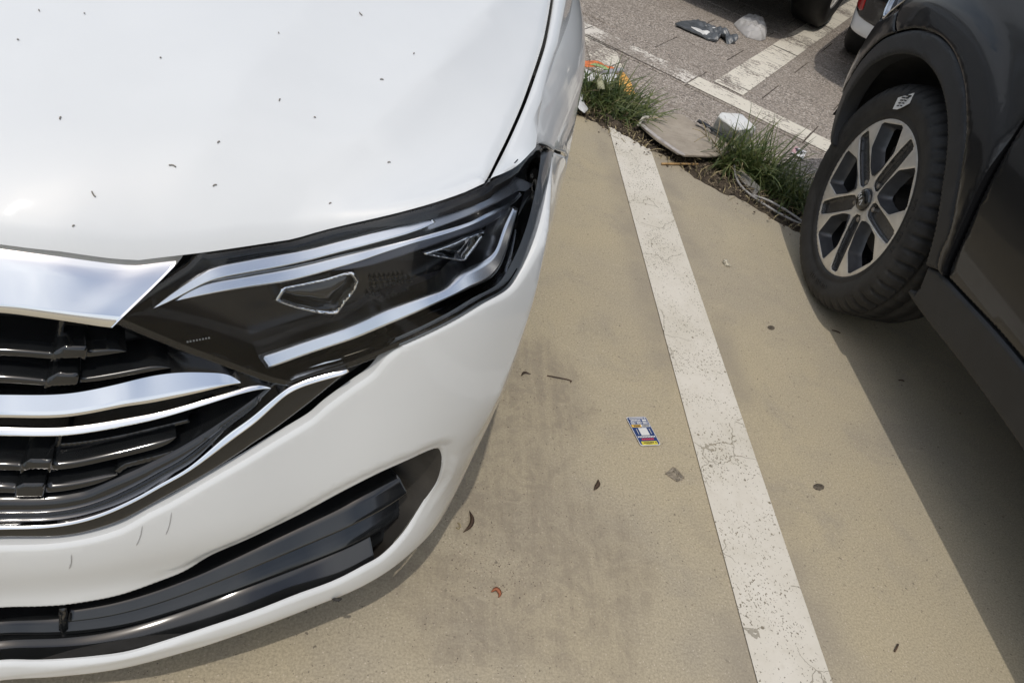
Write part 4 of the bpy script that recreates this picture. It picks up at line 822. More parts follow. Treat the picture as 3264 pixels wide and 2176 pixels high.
def kpart(name, mat, outer, off, thick, step=.014, puff=.004, depth=.003, **kw):
    return panel(name, M_[mat], suv, outer, kf(off), step, puff=puff, depth=depth, back=kb(off - thick), mirror=kw.pop('mirror', 'copy'), **kw)
arch_in = [(1.438, .385), (1.47, .459), (1.501, .507), (1.537, .552), (1.573, .596), (1.616, .637), (1.669, .673), (1.732, .701), (1.80, .716), (1.88, .717), (1.96, .697), (2.04, .655), (2.11, .595), (2.150, .515), (2.155, .45), (2.13, .385), (2.105, .355)]
arch_out = [(1.392, .405), (1.410, .44), (1.42, .491), (1.456, .545), (1.507, .612), (1.558, .668), (1.623, .716), (1.661, .738), (1.715, .76), (1.776, .776), (1.846, .781), (1.909, .773), (1.97, .756), (2.04, .722), (2.11, .675), (2.175, .60), (2.210, .53), (2.222, .47), (2.205, .415), (2.165, .37), (2.13, .35)]
kpart('arch_cladding', 'cladding', loop(K(arch_out), [(kt(2.13), .35), (kt(2.105), .355)], K(arch_in[::-1]), [(kt(1.438), .385), (kt(1.392), .405)], step=.012), .012, .045, step=.012, puff=.008, depth=.006, flip=False)
kpart('sill_cladding', 'cladding', loop(K([(1.436, .383), (1.391, .402), (1.379, .400), (1.361, .402)]), K([(1.361, .402), (1.277, .410), (1.151, .422), (1.031, .427), (.5, .432), (-.40, .436)]), K([(-.40, .436), (-.40, .305)]), K([(-.40, .305), (.9, .312), (1.05, .310), (1.19, .304), (1.336, .293), (1.447, .290), (1.456, .300), (1.424, .321), (1.436, .383)]), step=.014), .004, .06, step=.016, puff=.010, depth=.007)
dcut = [(1.361, .408), (1.373, .428), (1.387, .494), (1.406, .565), (1.421, .63), (1.433, .691), (1.442, .747), (1.447, .82), (1.440, .92), (1.425, 1.0)]
kpart('front_door', 'dark_paint', loop(K(dcut[::-1]), K([(1.361, .408), (1.277, .416), (1.151, .428), (1.031, .433), (.42, .438)]), K([(.42, .438), (.42, 1.0)]), K([(.42, 1.0), (1.425, 1.0)]), step=.014), 0, .03, step=.02, puff=.007, depth=.005)
kpart('rear_door', 'dark_paint', loop(K([(.412, 1.0), (.412, .438)]), K([(.412, .438), (-.40, .442)]), K([(-.40, .442), (-.44, .62), (-.52, .75), (-.56, 1.0)]), K([(-.56, 1.0), (.412, 1.0)]), step=.02), 0, .03, step=.03, puff=.007, depth=.005)
fl = [(p[0] - .008, p[1]) for p in dcut[::-1]]
fl = [(p[0] + .007, p[1]) for p in dcut[::-1]]
wing_k = loop(K(fl), K([(1.368, .408)] + [(p[0] + .002, p[1] + .004) for p in arch_out[:14]]), K([(2.042, .726), (2.07, .735), (2.10, .762), (2.115, .80)]), K([(2.115, .80), (2.10, .90), (1.9, .965), (1.6, .99), (1.432, 1.0)]), step=.014)
kpart('front_wing', 'dark_paint', wing_k, .002, .03, step=.016, puff=.006, depth=.004, extra=flare)
bk_l = loop([(0, .84)] + K([(2.60, .83), (2.45, .80), (2.30, .735), (2.21, .700), (2.108, .755)]), K([(2.108, .755), (2.076, .730), (2.048, .718)]), K([(p[0] + .002, p[1] + .004) for p in arch_out[13:17]]), [(kt(2.222), .474), (kt(2.30), .49), (kt(2.45), .47), (0, .44)], [(0, .44), (0, .84)], step=.016)
kpart('front_bumper', 'dark_paint', bk_l, .002, .03, step=.022, puff=.006, depth=.004, mirror='join', seam=0, extra=flare)
kpart('bumper_cladding', 'cladding', loop([(0, .47), (kt(2.60), .47), (kt(2.50), .475)], [(kt(2.50), .475), (kt(2.54), .42), (kt(2.60), .36)], [(kt(2.60), .36), (0, .33)], [(0, .33), (0, .47)], step=.02), .010, .04, step=.03, puff=.008, depth=.006, mirror='join', seam=0)
# headlamp at the corner of the wing
lamp = loop(K([(2.112, .762), (2.118, .802)]), K([(2.118, .802), (2.18, .795), (2.26, .79), (2.36, .785), (2.44, .79)]), K([(2.44, .79), (2.40, .765), (2.31, .738), (2.22, .706), (2.17, .722), (2.112, .762)]), step=.01)
lk = kpart('headlight', 'lamp_grey', lamp, -.018, .03, step=.012)
for ob, pl in ((lk, None),):
    panel('lens', M_['lens'], suv, lamp, kf(.003), .012, puff=.006, depth=.003, back=kb(0), mirror='copy')
    panel('chrome_edge', M_['chrome'], suv, ribbon(K([(2.108, .800), (2.17, .748), (2.22, .712), (2.31, .742), (2.40, .768)]), .007), kf(.006), .006, puff=.003, depth=.002, back=kb(-.01), mirror='copy')
    panel('chrome_edge', M_['chrome'], suv, ribbon(K([(2.118, .790), (2.155, .778), (2.17, .755)]), .012), kf(-.006), .006, puff=.003, depth=.002, back=kb(-.02), mirror='copy')
# bonnet, screens and roof
v = []; nn = 26
for i in range(nn):
    y = 2.52 - 1.02 * i / (nn - 1); u = i / (nn - 1); hw = .52 + .34 * min(1, (u * 3.4)) ** .6
    for j in range(13):
        s_ = -1 + 2 * j / 12; z = .84 + .20 * u ** .8 - (.05 + .03 * u) * abs(s_) ** 3
        v.append((KX + s_ * hw, y - .04 * (1 - u) * abs(s_) ** 3 * 4, z))
mesh_obj('bonnet', v, [f_[::-1] for f_ in grid_faces(nn, 13)], M_['dark_paint'], suv)
upper_body(suv, KX, 0, [(-1.55, .88, 1.0, .84, 1.02, 1), (-.85, .885, .99, .62, 1.55, 2), (-.3, .885, .99, .62, 1.60, 2), (.8, .88, 1.0, .60, 1.58, 1), (1.35, .84, 1.02, .62, 1.15, 0), (1.70, .80, .6, .62, .95, 0), (1.71, .76, .35, .62, .5, 0)], M_['dark_paint'], sgn=-1)
for sg in (-1, 1):
    mb = MB(); n_ = [(-.41, .44), (-.41, .45), (-.45, .62), (-.53, .75), (-.57, 1.0), (-1.5, 1.02), (-1.69, .9), (-1.69, .35), (-1.22, .33), (-1.18, .55), (-1.0, .70), (-.8, .73), (-.6, .70), (-.45, .55)]; mb.add([(KX + sg * (.905 if y > -1 else .86), y, z) for y, z in n_], [tuple(range(len(n_))) if sg > 0 else tuple(range(len(n_)))[::-1]])
    mb.obj('rear_quarter', M_['dark_paint'], suv)
mb = MB(); mb.add([(KX - .58, 2.30, .31), (KX + .58, 2.30, .31), (KX + .58, 1.38, .31), (KX + .80, 1.38, .31), (KX + .80, -1.6, .31), (KX - .80, -1.6, .31), (KX - .80, 1.38, .31), (KX - .58, 1.38, .31)], [tuple(range(8))]); mb.obj('underbody', M_['matte_black'], suv)
# wheel-well liner
for wy in (1.84, -.79):
    for sg in (-1, 1):
        v = []
        for i in range(25):
            a = math.pi * (.06 + .98 * i / 24)
            for x, rr in ((.850, .392), (.60, .390), (.595, .0)): v.append((KX + sg * x, wy + rr * math.cos(a), .33 + rr * math.sin(a)))
        mesh_obj('wheel_well_liner', v, grid_faces(25, 3) if sg < 0 else [q[::-1] for q in grid_faces(25, 3)], M_['matte_black'], suv)
# the near front wheel, machined five-twin-spoke alloy, modelled in its own frame: u = forward, v = up, n = outboard
def five(rot0, pts, k):                                       # polar points (r, deg) about the k-th spoke axis
    return [(r * math.cos(R(rot0 + 72 * k + a)), r * math.sin(R(rot0 + 72 * k + a))) for r, a in pts]
def wheel_detail(parent, name='wheel', full=True):
    ph = 33.0
    pocket = [(.046, -14), (.060, -21), (.080, -17), (.110, -12.5), (.160, -8.6), (.212, -5.6), (.218, -3.5), (.218, 3.5), (.212, 5.6), (.160, 8.6), (.110, 12.5), (.080, 17), (.060, 21), (.046, 14)]
    window = [(.068, 0), (.074, -7), (.098, -17.5), (.150, -23.0), (.158, -22.5), (.216, -15.0), (.219, -12), (.219, 12), (.216, 15.0), (.158, 22.5), (.150, 23.0), (.098, 17.5), (.074, 7)]
    pk = [poly_loop(five(ph, pocket, k), .006) for k in range(5)]; wn = [poly_loop(five(ph + 36, window, k), .007) for k in range(5)]
    cap = [(.033 * math.cos(2 * math.pi * i / 24), .033 * math.sin(2 * math.pi * i / 24)) for i in range(24)]
    out = [(.2275 * math.cos(2 * math.pi * i / 90), .2275 * math.sin(2 * math.pi * i / 90)) for i in range(90)]
    def dome(a, b): r = np.hypot(a, b); return .006 - .30 * np.maximum(r - .05, 0) ** 2 * 0 - .012 * (1 - np.clip(r / .22, 0, 1)) ** 2
    fr = lambda a, b, o: np.stack([-(dome(a, b) + o), a, b], -1)
    w = panel(name, M_['alloy'], parent, out, fr, .009, holes=pk + wn + [cap], puff=.0022, depth=.0016, back=lambda a, b: np.stack([-(dome(a, b) - .010), a, b], -1), flip=True)
    for k in range(5):
        # pocket floors and the walls of the openings are the dark painted casting
        panel('spoke_pocket', M_['alloy_pocket'], w, pk[k], lambda a, b, o: np.stack([-(dome(a, b) - .014 + o), a, b], -1), .010, puff=.006, depth=-.006, back=lambda a, b: np.stack([-(dome(a, b) - .003), a, b], -1), flip=True)
        mb = MB(); l = wn[k]; n = len(l); c0 = np.mean(l, 0); v = []
        for (p, q) in ((1.0, -.004), (.95, .022), (.84, .034)):
            v += [(q - .0, *(c0 + (np.array(s) - c0) * p)) for s in l]
        mb.add(v, [(i, (i + 1) % n, n + (i + 1) % n, n + i) for i in range(n)] + [(n + i, n + (i + 1) % n, 2 * n + (i + 1) % n, 2 * n + i) for i in range(n)]); mb.obj('spoke_wall', M_['alloy_dark'], w, True)
        a = R(ph + 72 * k); c = Vector((.006, .057 * math.cos(a), .057 * math.sin(a)))
        hx = MB(); hx.tube([c + Vector((.008, 0, 0)), c + Vector((.000, 0, 0))], [.0085, .008], 6); hx.tube([c + Vector((.002, 0, 0)), c + Vector((-.002, 0, 0))], [.006, .0045], 10); hx.obj('lug_nut', M_['steel'], w)
    cp = MB(); n = 28; v = [(-.010, 0, 0)]
    for r, x in ((.020, -.0095), (.028, -.007), (.0325, -.001), (.0335, .012)): v += [(x, r * math.cos(2 * math.pi * i / n), r * math.sin(2 * math.pi * i / n)) for i in range(n)]
    cp.add(v, [(0, 1 + (i + 1) % n, 1 + i) for i in range(n)] + [(1 + k * n + i, 1 + k * n + (i + 1) % n, 1 + (k + 1) * n + (i + 1) % n, 1 + (k + 1) * n + i) for k in range(3) for i in range(n)]); cp.obj('centre_cap', M_['gloss_black'], w, True)
    # KIA lettering on the cap, reading outward along the direction of the first spoke's left
    mb = MB(); an = R(201); ex = Vector((0, math.cos(an), math.sin(an))); ey = Vector((0, -math.sin(an), math.cos(an))); ey = -ey
    def stroke(p, q, wd=.0030):
        a_ = ex * p[0] + ey * p[1] + Vector((-.0102, 0, 0)); b_ = ex * q[0] + ey * q[1] + Vector((-.0102, 0, 0)); d = (b_ - a_).normalized(); s = d.cross(Vector((1, 0, 0))) * wd / 2; h = Vector((-.0012, 0, 0))
        mb.add([a_ - s, a_ + s, b_ + s, b_ - s, a_ - s + h, a_ + s + h, b_ + s + h, b_ - s + h], [(0, 1, 2, 3), (7, 6, 5, 4), (0, 4, 5, 1), (1, 5, 6, 2), (2, 6, 7, 3), (3, 7, 4, 0)])
    H_ = .0075
    stroke((-.021, -H_), (-.021, H_)); stroke((-.0205, -.001), (-.0115, H_)); stroke((-.0175, .001), (-.0105, -H_)); stroke((-.004, -H_), (-.004, H_)); stroke((.0035, -H_), (.0105, H_)); stroke((.0105, H_), (.0175, -H_))
    mb.obj('emblem', M_['label_white'], w)
    # barrel, disc, caliper
    v = []; n = 60
    for i in range(n):
        a = 2 * math.pi * i / n
        for r, x in ((.2285, -.004), (.2285, .006), (.219, .010), (.214, .06), (.20, .16), (.205, .20)): v.append((x, r * math.cos(a), r * math.sin(a)))
    mesh_obj('barrel', v, grid_faces(n, 6, True), M_['alloy_pocket'], w)
    d = MB(); d.tube([(.105, 0, 0), (.125, 0, 0)], .145, 40); d.tube([(.05, 0, 0), (.12, 0, 0)], .07, 30); d.obj('brake_disc', M_['brown_black'], w)
    d = MB(); d.box((.085, .05, .125), (.06, .12, .06), Matrix.Rotation(R(-20), 3, 'X'), .008); d.obj('brake_caliper', M_['brown_black'], w)
    # tyre: bulged side wall with bead and scuff rings, shoulder blocks and three grooves
    prof = [(.205, .19), (.224, .02), (.226, -.004), (.236, -.012), (.244, -.009), (.252, -.016), (.285, -.021), (.296, -.0205), (.300, -.0185), (.306, -.0165), (.318, -.006), (.3245, .006), (.327, .016), (.3285, .030), (.3295, .036), (.321, .038), (.321, .045), (.3297, .047), (.330, .085), (.321, .087), (.321, .096), (.330, .098), (.3297, .135), (.321, .137), (.321, .145), (.3295, .147), (.327, .168), (.318, .19), (.30, .205), (.24, .20)]
    n = 312; v = []
    for i in range(n):
        a = 2 * math.pi * i / n; gr = (i % 6 == 0)
        for j, (r, x) in enumerate(prof):
            if gr and 8 <= j <= 13: r -= .013 if j > 9 else .005
            if gr and 17 <= j <= 18: r -= .004
            sk = (.004 if j >= 13 else 0) * 4
            v.append((x, r * math.cos(a + sk * .4), r * math.sin(a + sk * .4)))
    mesh_obj('tyre', v, grid_faces(n, len(prof), True), M_['rubber'], w)
    # raised side-wall lettering blocks and ribs
    mb = MB()
    for s0, cnt in ((150, 14), (245, 11)):
        for k in range(cnt):
            if k % 4 == 3: continue
            a = R(s0 + k * 2.3); c = Vector((-.0195, .268 * math.cos(a), .268 * math.sin(a))); mb.box(c, (.002, .005, .014), Matrix.Rotation(a + math.pi / 2, 3, 'X'))
    mb.obj('sidewall_marking', M_['rubber'], w)['kind'] = 'stuff'
    # paper label on the side wall near the top
    def wl(r, dg, h=.0235): return Vector((-h + (.004 if r > .295 else 0), r * math.cos(R(dg)), r * math.sin(R(dg))))
    cs = [(.250, 69.5), (.281, 70.2), (.305, 81.5), (.279, 83.6), (.262, 79.0), (.252, 74.5)]
    mesh_obj('tyre_label', [wl(r, d_) for r, d_ in cs] + [wl(r, d_, .0222) for r, d_ in cs], [tuple(range(6))[::-1]] + [(i, (i + 1) % 6, 6 + (i + 1) % 6, 6 + i) for i in range(6)], M_['label_white'], w, False)
    mb = MB()
    for k in range(5):
        r0 = .259 + k * .0078
        p = [wl(r0, 72.4 + k * .5, .0241), wl(r0 + .0032, 72.5 + k * .5, .0241), wl(r0 + .0032 + .002, 75.2 + k * .9, .0241), wl(r0 + .002, 75.1 + k * .9, .0241)]; mb.add(p, [(3, 2, 1, 0)])
        p = [wl(r0 + .003, 76.0 + k * .7, .0241), wl(r0 + .0062, 76.0 + k * .7, .0241), wl(r0 + .0072, 78.4 + k * .8, .0241), wl(r0 + .004, 78.4 + k * .8, .0241)]
        if k < 4: mb.add(p, [(3, 2, 1, 0)])
    mb.obj('label_print', M_['ink'], w)['kind'] = 'stuff'
    return w
wk = wheel_detail(suv); wk.location = (1.3168, 1.8394, .3276); wk.rotation_euler = (0, 0, R(-3.6))
def copy_tree(o, parent=None):
    c = o.copy(); COL.objects.link(c); c.parent = parent
    for ch in list(o.children): copy_tree(ch, c)
    return c
for sg, wy in ((-1, -.79), (1, 1.84), (1, -.79)):
    w2 = copy_tree(wk, suv); w2.location = (KX + sg * .853, wy, .3276); w2.rotation_euler = (0, 0, 0 if sg < 0 else math.pi)
    for ch in [q for q in w2.children if q.name.startswith('tyre_label') or q.name.startswith('label_print')]: bpy.data.objects.remove(ch)
mb = MB(); mb.add([(1.48, 1.62, .17), (1.50, 1.62, .17), (1.52, 1.585, .055), (1.495, 1.585, .055)], [(0, 1, 2, 3)])
root_fix(suv)

# ------------------------------------------------------------------ the two cars across the aisle
def parked(name, label, paint, a, b, hw, zlow, over, flat_nose=False, sgn_back=1):
    """local frame: x across, y backwards from the nose; placed with its nose line at paver row b, centre at a"""
    global MX
    MX = 0.
    c = tag(empty(name, pv(a, b, 0), rotz=-R(34.97)), label, 'car')
    S_ = Plan([(0, 0), (hw * .55, .008), (hw * .80, .03), (hw * .92, .08), (hw * .975, .19), (hw, .5), (hw, 1.6), (hw, 3.0), (hw * .97, 3.7), (hw * .85, 4.15), (hw * .5, 4.33), (0, 4.36)],
              [(.2, .06), (.3, .02), (.45, 0), (.6, .0), (.72, .02), (.85, .10)], [(.2, .05), (.3, .02), (.45, 0), (.7, .0), (.8, .03), (.9, .08)], .5, .9, smooth=20)
    half = int(np.argmax(S_.C[:, 1] >= 4.3)); o_ = slice(int(np.argmax(S_.C[:, 1] > .05)), half)
    def tt(y): return float(np.interp(y, S_.C[o_, 1], S_.T[o_]))
    TL = S_.T[-1]
    def arch(y0): return [(tt(y0 - .37), zlow), (tt(y0 - .35), .40), (tt(y0 - .24), .60), (tt(y0), .68), (tt(y0 + .24), .60), (tt(y0 + .35), .40), (tt(y0 + .37), zlow)]
    lp = loop([(0, .84), (TL, .84)], [(TL, .84), (TL, .30)], [(TL, .30), (tt(over + 2.62 + .37), .27)], arch(over + 2.62)[::-1], [arch(over + 2.62)[0], arch(over)[-1]], arch(over)[::-1], [arch(over)[0], (tt(.12), zlow), (0, zlow)], [(0, zlow), (0, .84)], step=.03)
    panel('body_shell', paint, c, lp, lambda x, z, o: S_.S(x, z, o), .05, puff=.02, depth=.012, back=lambda x, z: S_.S(x, z, -.04), mirror='join', seam=0)
    upper_body(c, 0, 0, [(.06, hw * .80, .80, hw * .6, .82, 0), (.3, hw * .93, .83, hw * .75, .87, 0), (1.1, hw * .95, .86, hw * .8, .98, 1), (1.75, hw * .95, .88, hw * .66, 1.42, 2), (2.4, hw * .95, .88, hw * .66, 1.46, 2), (3.3, hw * .95, .88, hw * .64, 1.42, 1), (3.95, hw * .93, .88, hw * .7, 1.05, 0), (4.3, hw * .8, .82, hw * .6, .95, 0)], paint)
    mb = MB(); mb.add([(-hw * .8, .22, zlow + .02), (hw * .8, .22, zlow + .02), (hw * .9, .6, zlow), (hw * .9, 4.2, zlow), (-hw * .9, 4.2, zlow), (-hw * .9, .6, zlow)], [(0, 1, 2, 3, 4, 5)]); mb.obj('underbody', M_['matte_black'], c)
    for sg in (-1, 1):
        for y in (over, over + 2.62): wheel_simple(c, (sg * (hw - .105), y, .325), sg)
    return c, S_, tt
c1, s1, t1 = parked('dark_car', 'dark car at the top edge showing only its tyre and shaded underside', M_['dark_paint'], -1.615, 4.50, .89, .27, .87)
c2, s2, t2 = parked('white_hatchback', 'white car behind the SUV showing a bumper corner with red reflector', M_['white'], .345, 4.22, .87, .275, .94)
# dark insert with red reflector let into the bumper corner (the corner at the car's image-left side)
def mir(ob):
    me = ob.data; me.transform(Matrix.Scale(-1, 4, (1, 0, 0))); me.flip_normals(); return ob
def tx(x): q = s2.C[:, 0]; n_ = int(np.argmax(q)); return float(np.interp(x, q[:n_ + 1], s2.T[:n_ + 1]))
ins = [(tx(.834), .372), (tx(.84), .392), (tx(.836), .44), (tx(.78), .500), (tx(.66), .50), (tx(.62), .42), (tx(.70), .345), (tx(.80), .352)]
mir(panel('bumper_insert', M_['gloss_black'], c2, poly_loop(ins[::-1] if False else ins, .01), lambda x, z, o: s2.S(x, z, .006 + o), .012, puff=.008, depth=.005, back=lambda x, z: s2.S(x, z, -.01)))
red = [(tx(.832), .388), (tx(.832), .455), (tx(.80), .47), (tx(.79), .385), (tx(.805), .376)]
mir(panel('red_reflector', M_['red_lens'], c2, poly_loop(red, .008), lambda x, z, o: s2.S(x, z, .012 + o), .01, puff=.006, depth=.004, back=lambda x, z: s2.S(x, z, -.0)))

# ------------------------------------------------------------------ weeds
def grass_mat():
    t = NT('grass_blade'); p = t.pos(); r = t.n('ShaderNodeTexNoise', i_Vector=p, i_Scale=26.0, i_Detail=2.0).outputs['Fac']
    c = t.mix(t.ramp(r, .35, .7), (.060, .100, .028), (.185, .215, .075)); c = t.mix(t.ramp(t.noise(p, 70, 2), .58, .70, 0, .6), c, (.34, .31, .14))
    d = t.n('ShaderNodeBsdfPrincipled'); t.link(c, d.inputs['Base Color']); d.inputs['Roughness'].default_value = .45
    tr = t.n('ShaderNodeBsdfTranslucent'); t.link(c, tr.inputs[0]); x = t.n('ShaderNodeMixShader', i_0=.3, i_1=d.outputs[0], i_2=tr.outputs[0]); t.link(x.outputs[0], t.out.inputs[0]); return t.m
M_['grass'] = grass_mat(); M_['straw'] = simple('dry_straw', (.33, .27, .15), .8, vary=.4, vscale=60)
def blades(seed, n, place, hmin, hmax, lean, w=.0032, dirbias=(0, 0)):
    r = random.Random(seed); v = []; f = []
    for _ in range(n):
        bx, by, sc = place(r); L = r.uniform(hmin, hmax) * sc; a = r.uniform(0, 2 * math.pi)
        d = Vector((math.cos(a) + dirbias[0], math.sin(a) + dirbias[1], 0)); d = d.normalized() if d.length > .01 else Vector((1, 0, 0))
        e = r.uniform(.25, 1.0) * lean; s = Vector((-d.y, d.x, 0)); p = Vector((bx, by, -.012)); k = 7; n0 = len(v); wd = w * r.uniform(.7, 1.3)
        th = R(88) - e * .55; bend = e * r.uniform(.8, 2.0) / (k - 1)
        for i in range(k):
            ww = wd * (1 - (i / (k - 1)) ** 2.2 * .92); v += [p - s * ww, p + s * ww + Vector((0, 0, wd * .35))]
            p = p + (d * math.cos(th) + Vector((0, 0, math.sin(th)))) * (L / (k - 1)); th -= bend
            p.z = max(p.z, .004)
        f += [(n0 + 2 * i, n0 + 2 * i + 1, n0 + 2 * i + 3, n0 + 2 * i + 2) for i in range(k - 1)]
    return v, f
def tuft(label, centre, spread, n, hmin, hmax, seed, ang=-R(34.97), sparse=8, bias=(0, 0)):
    t = tag(empty('grass_tuft', (centre[0], centre[1], 0)), label, 'grass', 'weeds in the slab joint')
    def pl(r):
        while True:
            x, y = r.gauss(0, .42), r.gauss(0, .42)
            if x * x + y * y < 1: break
        c, s = math.cos(ang), math.sin(ang); return (x * spread[0] * c - y * spread[1] * s, x * spread[0] * s + y * spread[1] * c, 1.12 - .45 * (x * x + y * y))
    v, f = blades(seed, n, pl, hmin, hmax, 1.25, dirbias=bias); mesh_obj('green_blades', v, f, M_['grass'], t)
    v, f = blades(seed + 1, n // sparse, pl, hmin * .5, hmax * .8, 1.9, .0024); mesh_obj('dry_blades', v, f, M_['straw'], t)
    return t
tuft('dark green grass tuft beside the white car, in front of the orange litter', (.785, 2.86), (.23, .16), 480, .08, .20, 3, bias=(.30, -.12))
tuft('bright green grass tuft beside the foam block, right of the cardboard', (1.310, 2.545), (.20, .09), 380, .10, .26, 11, bias=(.12, .02))
tuft('grass tuft half hidden behind the SUV front tyre', (1.450, 2.40), (.20, .12), 380, .07, .20, 23)
tuft('small weed sprig at the front corner of the cardboard', (1.205, 2.53), (.05, .04), 60, .05, .13, 31, sparse=3)
mb = MB()
for a_, b_ in (((1.205, 2.53, .02), (1.10, 2.46, .12)), ((1.10, 2.46, .12), (1.05, 2.44, .15)), ((1.05, 2.44, .15), (.985, 2.43, .17)), ((1.05, 2.44, .15), (.995, 2.39, .14)), ((1.05, 2.44, .15), (1.02, 2.47, .19)), ((1.10, 2.46, .12), (1.09, 2.48, .20))):
    A_, B_ = Vector(a_), Vector(b_); mb.tube([A_, (A_ + B_) / 2 + Vector((0, 0, .006)), B_], [.0016, .0014, .0009], 5)
tag(mb.obj('seed_stalk', M_['straw'], smooth=True), 'forked dry seed stalk leaning over the cardboard', 'weed stalk')

# ------------------------------------------------------------------ litter
def plate(name, mat, poly, zf, t, parent=None, step=.012, seed=1, smooth=True, puff=.004, depth=.003):
    P = np.array(poly)
    return panel(name, mat, parent, poly_loop([tuple(p) for p in poly], step), lambda a, b, o: np.stack([a, b, zf(a, b) + o], -1), step, puff=puff, depth=depth, back=lambda a, b: np.stack([a, b, zf(a, b) - t], -1))
def cardboard_mat():
    t = NT('weathered_board'); p = t.pos(); n1 = t.noise(p, 9, 5, .65); n2 = t.noise(t.map(p, scale=(1, 6, 1), rot=(0, 0, .6)), 22, 4, .6)
    c = t.mix(t.ramp(n1, .3, .72), (.43, .375, .305), (.31, .265, .21)); c = t.mix(t.ramp(n2, .5, .75, 0, .5), c, (.24, .205, .165)); c = t.mix(t.ramp(t.noise(p, 240, 2), .6, .75, 0, .5), c, (.55, .50, .43))
    t.bsdf(c, .85, Normal=t.bump(n2, .25, .004)); return t.m
M_['board'] = cardboard_mat(); M_['board_edge'] = simple('board_edge', (.45, .42, .40), .8, vary=.2)
cb = [(.884, 2.682), (.917, 2.815), (1.112, 2.905), (1.174, 2.805), (1.215, 2.722), (1.299, 2.672), (1.263, 2.629), (1.161, 2.545), (1.014, 2.470), (1.000, 2.482), (.992, 2.474), (.932, 2.574)]
def cbz(a, b): u = (np.asarray(b) - 2.47) / .45; return .046 - .026 * np.clip(u, 0, 1) + .006 * np.sin(np.asarray(a) * 14) * np.sin(np.asarray(b) * 11)
bd = empty('cardboard_sheet', (1.07, 2.67, 0)); tag(bd, 'weathered grey cardboard sheet lying across the slab edge', 'cardboard')
plate('sheet', M_['board'], cb, cbz, .009, bd)
plate('torn_flap', M_['board_edge'], [(.880, 2.680), (.990, 2.470), (1.016, 2.463), (1.012, 2.478), (.999, 2.492), (.900, 2.684)], lambda a, b: cbz(a, b) + .0035, .006, bd, .010)
root_fix(bd)
def foam_mat():
    t = NT('white_foam'); p = t.objco(); n = t.vor(p, 160); t.bsdf(t.mix(t.ramp(t.noise(p, 14, 4), .4, .75, 0, .6), (.76, .77, .76), (.60, .58, .53)), .7, Subsurface_Weight=.3, Subsurface_Radius=(.02, .02, .02), Normal=t.bump(n, .25, .002)); return t.m
M_['foam'] = foam_mat()
import bmesh as _b
def hull(name, pts, mat, bev, noise_, seed, parent=None, cuts=2):
    bm = _b.new(); [bm.verts.new(p) for p in pts]; r_ = _b.ops.convex_hull(bm, input=bm.verts[:]); _b.ops.bevel(bm, geom=bm.edges[:], offset=bev, segments=2, affect='EDGES', profile=.6); _b.ops.triangulate(bm, faces=bm.faces[:]); _b.ops.subdivide_edges(bm, edges=bm.edges[:], cuts=cuts, use_grid_fill=True)
    r = random.Random(seed)
    for q in bm.verts: q.co += Vector((r.uniform(-1, 1), r.uniform(-1, 1), r.uniform(-1, 1))) * noise_
    me = bpy.data.meshes.new(name); bm.to_mesh(me); bm.free(); me.materials.append(mat); me.polygons.foreach_set('use_smooth', [True] * len(me.polygons))
    o = bpy.data.objects.new(name, me); COL.objects.link(o)
    if parent: o.parent = parent
    return o
tag(hull('foam_block', [(1.224, 2.835, 0), (1.285, 2.745, 0), (1.375, 2.775, 0), (1.40, 2.875, 0), (1.31, 2.905, 0), (1.203, 2.775, .095), (1.262, 2.685, .095), (1.352, 2.722, .108), (1.315, 2.830, .108), (1.220, 2.800, .108)], M_['foam'], .006, .0012, 4), 'white foam packing block lying among the weeds', 'foam block')
M_['film_black'] = simple('black_film', (.022, .024, .030), .3, vary=.3, vscale=40)
mb = MB(); pts = [(1.150, 2.815, .045), (1.172, 2.785, .050), (1.205, 2.755, .046), (1.245, 2.705, .048), (1.285, 2.668, .040), (1.310, 2.640, .030)]
vv = []
for i, p in enumerate(cr(pts, .010)):
    w_ = .017 + .006 * math.sin(i * 1.7); s_ = Vector((.6, .75, 0)) * w_; q = Vector(p); vv += [q - s_ + Vector((0, 0, .004 * math.sin(i * 2.3))), q + Vector((0, 0, .007)), q + s_ * .9 + Vector((0, 0, -.002)), q + Vector((0, 0, -.006))]
n_ = len(vv) // 4; mb.add(vv, [(4 * i + k, 4 * i + (k + 1) % 4, 4 * i + 4 + (k + 1) % 4, 4 * i + 4 + k) for i in range(n_ - 1) for k in range(4)] + [(0, 1, 2, 3), tuple(4 * n_ - 4 + k for k in (3, 2, 1, 0))])
tag(mb.obj('plastic_strip', M_['film_black'], smooth=True), 'black plastic strip between the cardboard and the foam block', 'plastic strip')
# grey mailer bag, crumpled, with white labels
def mailer_mat():
    t = NT('grey_mailer_film'); p = t.pos(); n = t.noise(p, 30, 3); t.bsdf(t.mix(t.ramp(n, .3, .7), (.085, .095, .105), (.13, .14, .15)), .33, Normal=t.bump(t.noise(p, 22, 3, .6), .5, .012)); return t.m
M_['mailer'] = mailer_mat()
ml = [(1.324, 4.091), (1.367, 4.147), (1.445, 4.215), (1.52, 4.262), (1.589, 4.185), (1.613, 4.172), (1.641, 4.159), (1.675, 4.118), (1.678, 4.061), (1.614, 4.015), (1.60, 4.045), (1.590, 4.080), (1.545, 3.991), (1.499, 3.992), (1.433, 4.020), (1.380, 4.050)]
def mz(a, b):
    a = np.asarray(a); b = np.asarray(b); return .020 + .010 * np.sin(a * 46 + b * 17) * np.clip((a - 1.42) / .1, 0, 1) + .010 * np.sin(b * 70 - a * 31) * np.clip((a - 1.45) / .1, 0, 1) + .022 * np.exp(-((a - 1.585) / .018) ** 2) + .006 * np.sin(a * 150 + b * 90) * np.clip((a - 1.44) / .1, 0, 1)
